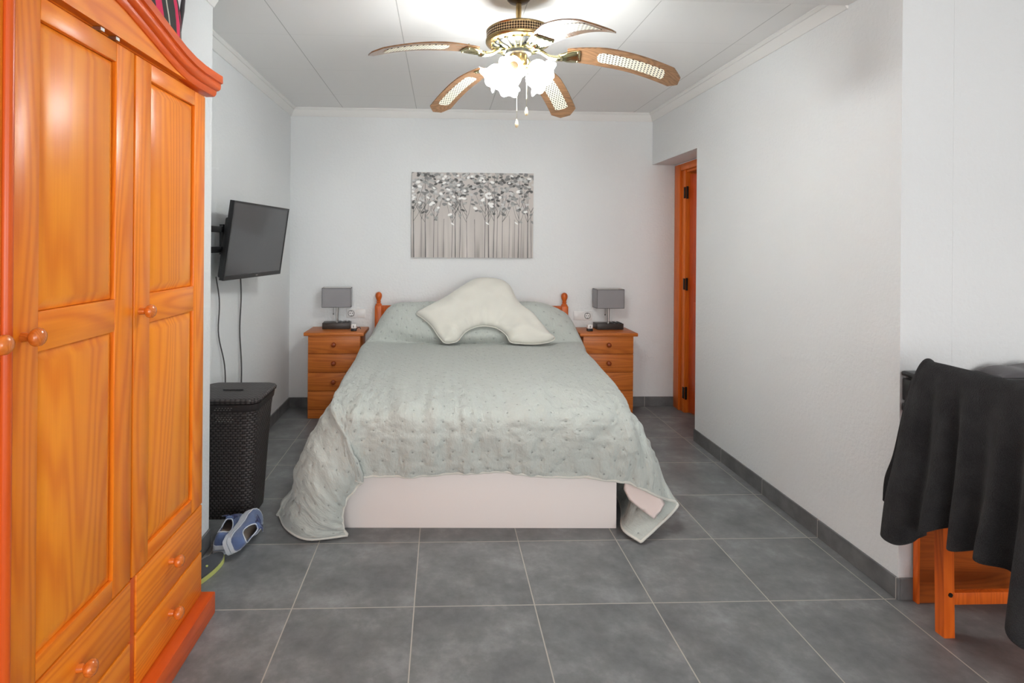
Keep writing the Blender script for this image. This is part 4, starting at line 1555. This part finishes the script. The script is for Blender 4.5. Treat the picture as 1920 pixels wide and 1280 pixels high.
def blade(ang, rt, ztip, pt, z0=2.190):
    c, s_ = math.cos(ang), math.sin(ang)
    pitch = math.radians(pt)
    r0 = 0.215
    def P(r, q, off=0.0):
        """r along the blade, q across (positive = anticlockwise side), off normal"""
        t = (r - r0) / (rt - r0)
        z = z0 - 0.005 + (ztip - z0 + 0.005) * (0.25 * t + 0.75 * t * t) + 0.006 * math.sin(PI * min(max(t, 0), 1))
        zz = z + off + q * math.tan(pitch)
        return (FC.x + c * r - s_ * q, FC.y + s_ * r + c * q, zz)
    def hw(t):
        return 0.044 + 0.024 * min(1, t / 0.35) ** 0.8 if t < 0.35 else 0.068
    Lr = rt - r0
    ns, nq = 36, 10
    def grid(off0, off1, fw, t0, t1, tip, mat, name, parent, uvon=False, ends=False):
        g = G(mat); uv = []
        rows = []
        for i in range(ns + 1):
            t = t0 + (t1 - t0) * i / ns
            w_ = fw(t)
            row = []
            for j in range(nq + 1):
                k = -1 + 2 * j / nq
                q = k * w_
                r = r0 + Lr * t
                if tip:
                    # ogee-cut blade end
                    e_ = max(0.0, (t - 0.84) / 0.16)
                    r = r - e_ * (0.034 * max(0, abs(k) - 0.42) / 0.58)
                row.append((r, q))
            rows.append(row)
        v = []
        for off in (off0, off1):
            for row in rows:
                for r, q in row:
                    v.append(P(r, q, off)); uv.append((r, q))
        n1 = (ns + 1) * (nq + 1); f = []
        for i in range(ns):
            for j in range(nq):
                a_ = i * (nq + 1) + j
                f.append((a_, a_ + 1, a_ + nq + 2, a_ + nq + 1)); f.append(tuple(x + n1 for x in (a_ + nq + 1, a_ + nq + 2, a_ + 1, a_)))
        per = [j for j in range(nq + 1)] + [i * (nq + 1) + nq for i in range(1, ns + 1)] + [ns * (nq + 1) + j for j in range(nq - 1, -1, -1)] + [i * (nq + 1) for i in range(ns - 1, 0, -1)]
        for k in range(len(per)):
            a_, b_ = per[k], per[(k + 1) % len(per)]
            f.append((a_, b_, b_ + n1, a_ + n1))
        g.add(v, f)
        g.uv = uv
        return g.obj(name, parent, 40, world=True)
    b = grid(0.0, 0.006, hw, 0, 1, True, 'blade', 'blade', FAN)
    def cw(t):
        u = (t - 0.27) / 0.60
        return 0.035 * min(1.0, (math.sqrt(max(0.0, 1 - (1 - min(1, u / 0.09)) ** 2))) + 0.02) * min(1.0, math.sqrt(max(0, 1 - (1 - min(1, (1 - u) / 0.05)) ** 2)) + 0.45)
    grid(-0.0016, -0.0001, cw, 0.27, 0.87, False, 'cane', 'cane_inset', b)
    grid(0.0061, 0.0076, cw, 0.27, 0.87, False, 'cane', 'cane_inset', b)
    # iron: curved bracket ending in a scalloped shell under the blade root
    g = G('brasspale')
    pts = [(FC.x + c * r, FC.y + s_ * r, z) for r, z in ((0.070, 2.218), (0.105, 2.205), (0.135, 2.184), (0.165, 2.176), (0.195, z0 - 0.014))]
    g.tube(pts, [0.011, 0.010, 0.010, 0.012, 0.015], 10)
    rowsI = []
    for r_, hw_, th in ((0.178, 0.010, 0.016), (0.195, 0.022, 0.017), (0.215, 0.034, 0.015), (0.238, 0.041, 0.011), (0.258, 0.043, 0.008), (0.270, 0.038, 0.005)):
        rowsI.append([P(r_ + (0.006 * math.cos(k * PI) if r_ > 0.25 else 0), hw_ * (k / 4.0), -0.0015) for k in range(-4, 5)]
                     + [P(r_, hw_ * (k / 4.0), -0.0015 - th * (1 - 0.45 * abs(k / 4.0) ** 2) * (0.82 + 0.18 * math.cos(k * PI))) for k in range(4, -5, -1)])
    g.sweep(None, rowsI)
    for k in (-1, 1):
        g.lathe([(0.004, P(0.262, k * 0.034)[2] - 0.009), (0.004, P(0.262, k * 0.034)[2] + 0.014)], 8, 'Z', (P(0.262, k * 0.034)[0], P(0.262, k * 0.034)[1], 0))
    g.obj('blade_iron', FAN, 180, world=True)


for dg, rt, zt, pt in ((203, 0.680, 2.098, -5), (125, 0.640, 2.058, -4), (59, 0.655, 2.054, -9), (-10, 0.690, 2.056, -14), (-74, 0.700, 2.062, -10)):
    blade(math.radians(dg), rt, zt, pt)

for i in range(5):
    a_ = math.radians(-112 + 72 * i)
    c, s_ = math.cos(a_), math.sin(a_)
    d = Vector((c * math.sin(math.radians(58)), s_ * math.sin(math.radians(58)), -math.cos(math.radians(58))))
    base = Vector((FC.x + c * 0.062, FC.y + s_ * 0.062, 2.136))
    g = G('brasspale').tube([(FC.x + c * 0.026, FC.y + s_ * 0.026, 2.114), (FC.x + c * 0.045, FC.y + s_ * 0.045, 2.122), (FC.x + c * 0.055, FC.y + s_ * 0.055, 2.138), tuple(base)], 0.006, 8)
    g.tube([tuple(base - d * 0.006), tuple(base + d * 0.018)], [0.017, 0.021], 16)
    arm = g.obj('light_arm', FAN, 60, world=True)
    # tulip shade
    side = d.cross(Vector((0, 0, 1))).normalized(); up = side.cross(d)
    prof = [(0.018, 0.012), (0.029, 0.017), (0.037, 0.028), (0.039, 0.041), (0.038, 0.053), (0.037, 0.064), (0.041, 0.075), (0.050, 0.085), (0.056, 0.089)]
    v = []; f = []
    S = 48
    for k in range(S):
        t = 2 * PI * k / S
        for q, (r, h) in enumerate(prof):
            ruf = max(0, (q - 4) / 4.0)
            rr = r * 1.07 * (1 + 0.085 * ruf * math.cos(6 * t)); hh = h * 1.04 + 0.004 * ruf * math.cos(6 * t)
            v.append(base + d * hh + side * (rr * math.cos(t)) + up * (rr * math.sin(t)))
    n = len(prof)
    for k in range(S):
        l = (k + 1) % S
        for q in range(n - 1):
            f.append((k * n + q, l * n + q, l * n + q + 1, k * n + q + 1))
    g = G('glow'); g.add(v, f)
    so = g.obj('glass_shade', arm, 180, world=True, label='lit frosted tulip shade')
    md = so.modifiers.new('t', 'SOLIDIFY'); md.thickness = 0.002
for x, y, z0, z1, in ((0.418, 0.372, 2.100, 1.900), (0.462, 0.380, 2.100, 1.955)):
    g = G('brasspale')
    k = int((z0 - z1 - 0.03) / 0.0062)
    for i in range(k):
        zc = z0 - i * 0.0062
        g.lathe([(0.0004, zc + 0.0024), (0.0022, zc), (0.0004, zc - 0.0024)], 6, 'Z', (x, y, 0), 0, cap=False)
    g.lathe([(0.0007, z1), (0.0007, z0)], 6, 'Z', (x, y, 0))
    ch = g.obj('pull_chain', FAN, 60, world=True)
    G('cream').lathe([(0.002, z1 + 0.002), (0.004, z1 - 0.004), (0.0075, z1 - 0.018), (0.008, z1 - 0.026), (0.006, z1 - 0.033), (0.002, z1 - 0.036)], 16, 'Z', (x, y, 0)).obj('pull_bob', ch, 60, world=True, label='cream wooden bob')

# ------------------------------------------------------------------ chair with throw, console behind
CH = empty('chair', (2.0, -0.41, 0), 'orange pine chair by the right wall under the black throw', 'chair')
def leg(name, pts, w_, d_):
    g = G('chairZ')
    path = []
    for x, y, z in pts:
        path.append([(x - w_ / 2, y - d_ / 2, z), (x + w_ / 2, y - d_ / 2, z), (x + w_ / 2, y + d_ / 2, z), (x - w_ / 2, y + d_ / 2, z)])
    g.sweep(None, path)
    return g.obj(name, CH, 30, world=True)
for y in (-0.198, -0.620):
    leg('leg', [(1.857, y, 0.0), (1.850, y, 0.40), (1.832, y, 0.55), (1.790, y, 0.925)], 0.038, 0.036)
    leg('leg', [(2.205, y, 0.0), (2.205, y, 0.432)], 0.038, 0.036)
    G('chairZ').box(1.877, 2.186, y - 0.011, y + 0.011, 0.110, 0.152, 0, 0.002).obj('stretcher', CH, 30, world=True)
    G('chairZ').box(1.871, 2.186, y - 0.010, y + 0.010, 0.370, 0.431, 0, 0.002).obj('apron', CH, 30, world=True)
G('hinge').lathe([(0.0075, -0.2165), (0.0075, -0.2192)], 16, 'Y', (1.858, 0, 0.150)).obj('bolt', CH, 40, world=True, label='dark bolt head')
G('chairZ').box(1.84, 2.235, -0.650, -0.168, 0.4325, 0.455, 0, 0.006).obj('seat', CH, 40, world=True)
for z0, z1, x in ((0.86, 0.925, 1.793), (0.70, 0.75, 1.812), (0.56, 0.61, 1.829)):
    G('chairZ').box(x - 0.009, x + 0.009, -0.602, -0.216, z0, z1, 0, 0.003).obj('back_rail', CH, 30, world=True)

# throw
cols = [(-0.095, 1.00), (-0.135, 0.8), (-0.168, 0.4), (-0.215, 0.1), (-0.262, 0.0), (-0.312, 0), (-0.355, 0), (-0.395, 0), (-0.450, 0), (-0.505, 0), (-0.560, 0), (-0.620, 0), (-0.690, 0), (-0.760, 0)]
hemz = [0.425, 0.385, 0.335, 0.325, 0.380, 0.415, 0.455, 0.405, 0.435, 0.430, 0.420, 0.300, 0.28, 0.30]
xw = [1.9 * q for q in [0.0, 0.010, -0.012, -0.004, 0.012, -0.006, 0.014, -0.008, 0.012, -0.006, 0.010, -0.022, 0.0, 0.01]]
tn = []
for i, (y, fl) in enumerate(cols):
    yy_ = max(y, -0.175) if i < 3 else y           # bunched where it passes over the rail
    topy = {0: -0.190, 1: -0.194, 2: -0.200}.get(i, y)
    sg = 0.0 + (0.012 if 3 < i < 10 else 0)
    tz = 0.948 if i > 0 else 0.925
    if i == 2:
        tz = 0.955
    row = [(1.868, topy, 0.62), (1.850, topy, 0.78), (1.826, topy, tz - 0.06), (1.795, topy, tz),
           (1.765, topy, tz - 0.020), (1.748 + xw[i] * 0.3, topy + (y - topy) * 0.25, 0.86), (1.735 + xw[i] * 0.7, topy + (y - topy) * 0.5, 0.74),
           (1.722 + xw[i] * 1.0, topy + (y - topy) * 0.75, 0.60), (1.710 + xw[i] * 1.3, y, (0.55 + hemz[i]) / 2 + 0.02), (1.702 + xw[i] * 1.5, y, hemz[i])]
    tn.append(row)
TN = np.array(tn, float)
tu = np.linspace(0, TN.shape[0] - 1, 150); tv = np.linspace(0, TN.shape[1] - 1, 120)
B = cr(TN, tu)
B = np.transpose(cr(np.transpose(B, (1, 0, 2)), tv), (1, 0, 2))
UU, VV = np.meshgrid(np.linspace(0, 1, 150), np.linspace(0, 1, 120), indexing='ij')
B[..., 0] += 0.034 * vnoise(UU * 12, VV * 2, 31) * np.clip((VV - 0.4) * 2, 0, 1) + 0.010 * vnoise(UU * 26, VV * 5, 32) * np.clip((VV - 0.4) * 2, 0.15, 1)
TH = empty('throw', (1.75, -0.43, 0.4), 'black fleece throw draped over the chair back', 'throw')
g = G('fleece')
g.v = [tuple(p) for p in B.reshape(-1, 3)]
ii = np.arange(150 * 120).reshape(150, 120)
g.f = [tuple(q) for q in np.stack([ii[:-1, :-1], ii[:-1, 1:], ii[1:, 1:], ii[1:, :-1]], -1).reshape(-1, 4).tolist()]
g.mi = [0] * len(g.f)
to = g.obj('throw_cloth', TH, 180, world=True)
md = to.modifiers.new('t', 'SOLIDIFY'); md.thickness = 0.014; md.offset = 0

CN = empty('console_table', (2.3, -0.06, 0), 'shallow console with black top and pine panel behind the draped chair', 'console table')
G('consoleZ').box(1.912, 2.75, -0.030, -0.0105, 0.0, 0.72, 0, 0.003).obj('back_panel', CN, 30, world=True, label='dim pine back panel')
G('chairZ').box(1.904, 1.9118, -0.032, -0.0105, 0.0, 0.72).obj('edge_strip', CN, 30, world=True)
G('blacksatin').box(1.856, 2.80, -0.150, -0.001, 0.858, 0.878, 0, 0.008).obj('tabletop', CN, 50, world=True, label='black lacquered top')
G('blacksatin').box(1.862, 2.78, -0.125, -0.001, 0.765, 0.850, 0, 0.006).obj('apron', CN, 50, world=True)
G('blacksatin').box(1.858, 2.77, -0.140, -0.001, 0.722, 0.756, 0, 0.008).obj('lower_shelf', CN, 50, world=True)

BK = empty('folded_blanket', (2.33, -0.075, 0.8785), 'folded grey fabric bundle on the black console top', 'blanket')
v = []; f = []
for k, x in enumerate(np.linspace(-0.2, 0.3, 26)):
    hgt = 0.030 * min(1, (k + 0.3) / 4) + 0.006 * math.sin(k * 0.9) + 0.004
    for j in range(13):
        a_ = PI * j / 12
        v.append((x, 0.055 * math.cos(a_), hgt * abs(math.sin(a_)) ** 0.6))
for k in range(25):
    for j in range(12):
        a_ = k * 13 + j
        f.append((a_, a_ + 1, a_ + 14, a_ + 13))
    f.append((k * 13, (k + 1) * 13, (k + 1) * 13 + 12, k * 13 + 12))
f.append(tuple(range(13))); f.append(tuple(25 * 13 + j for j in range(13)))
g = G('greyfab'); g.add(v, f); g.obj('fabric_roll', BK, 60)
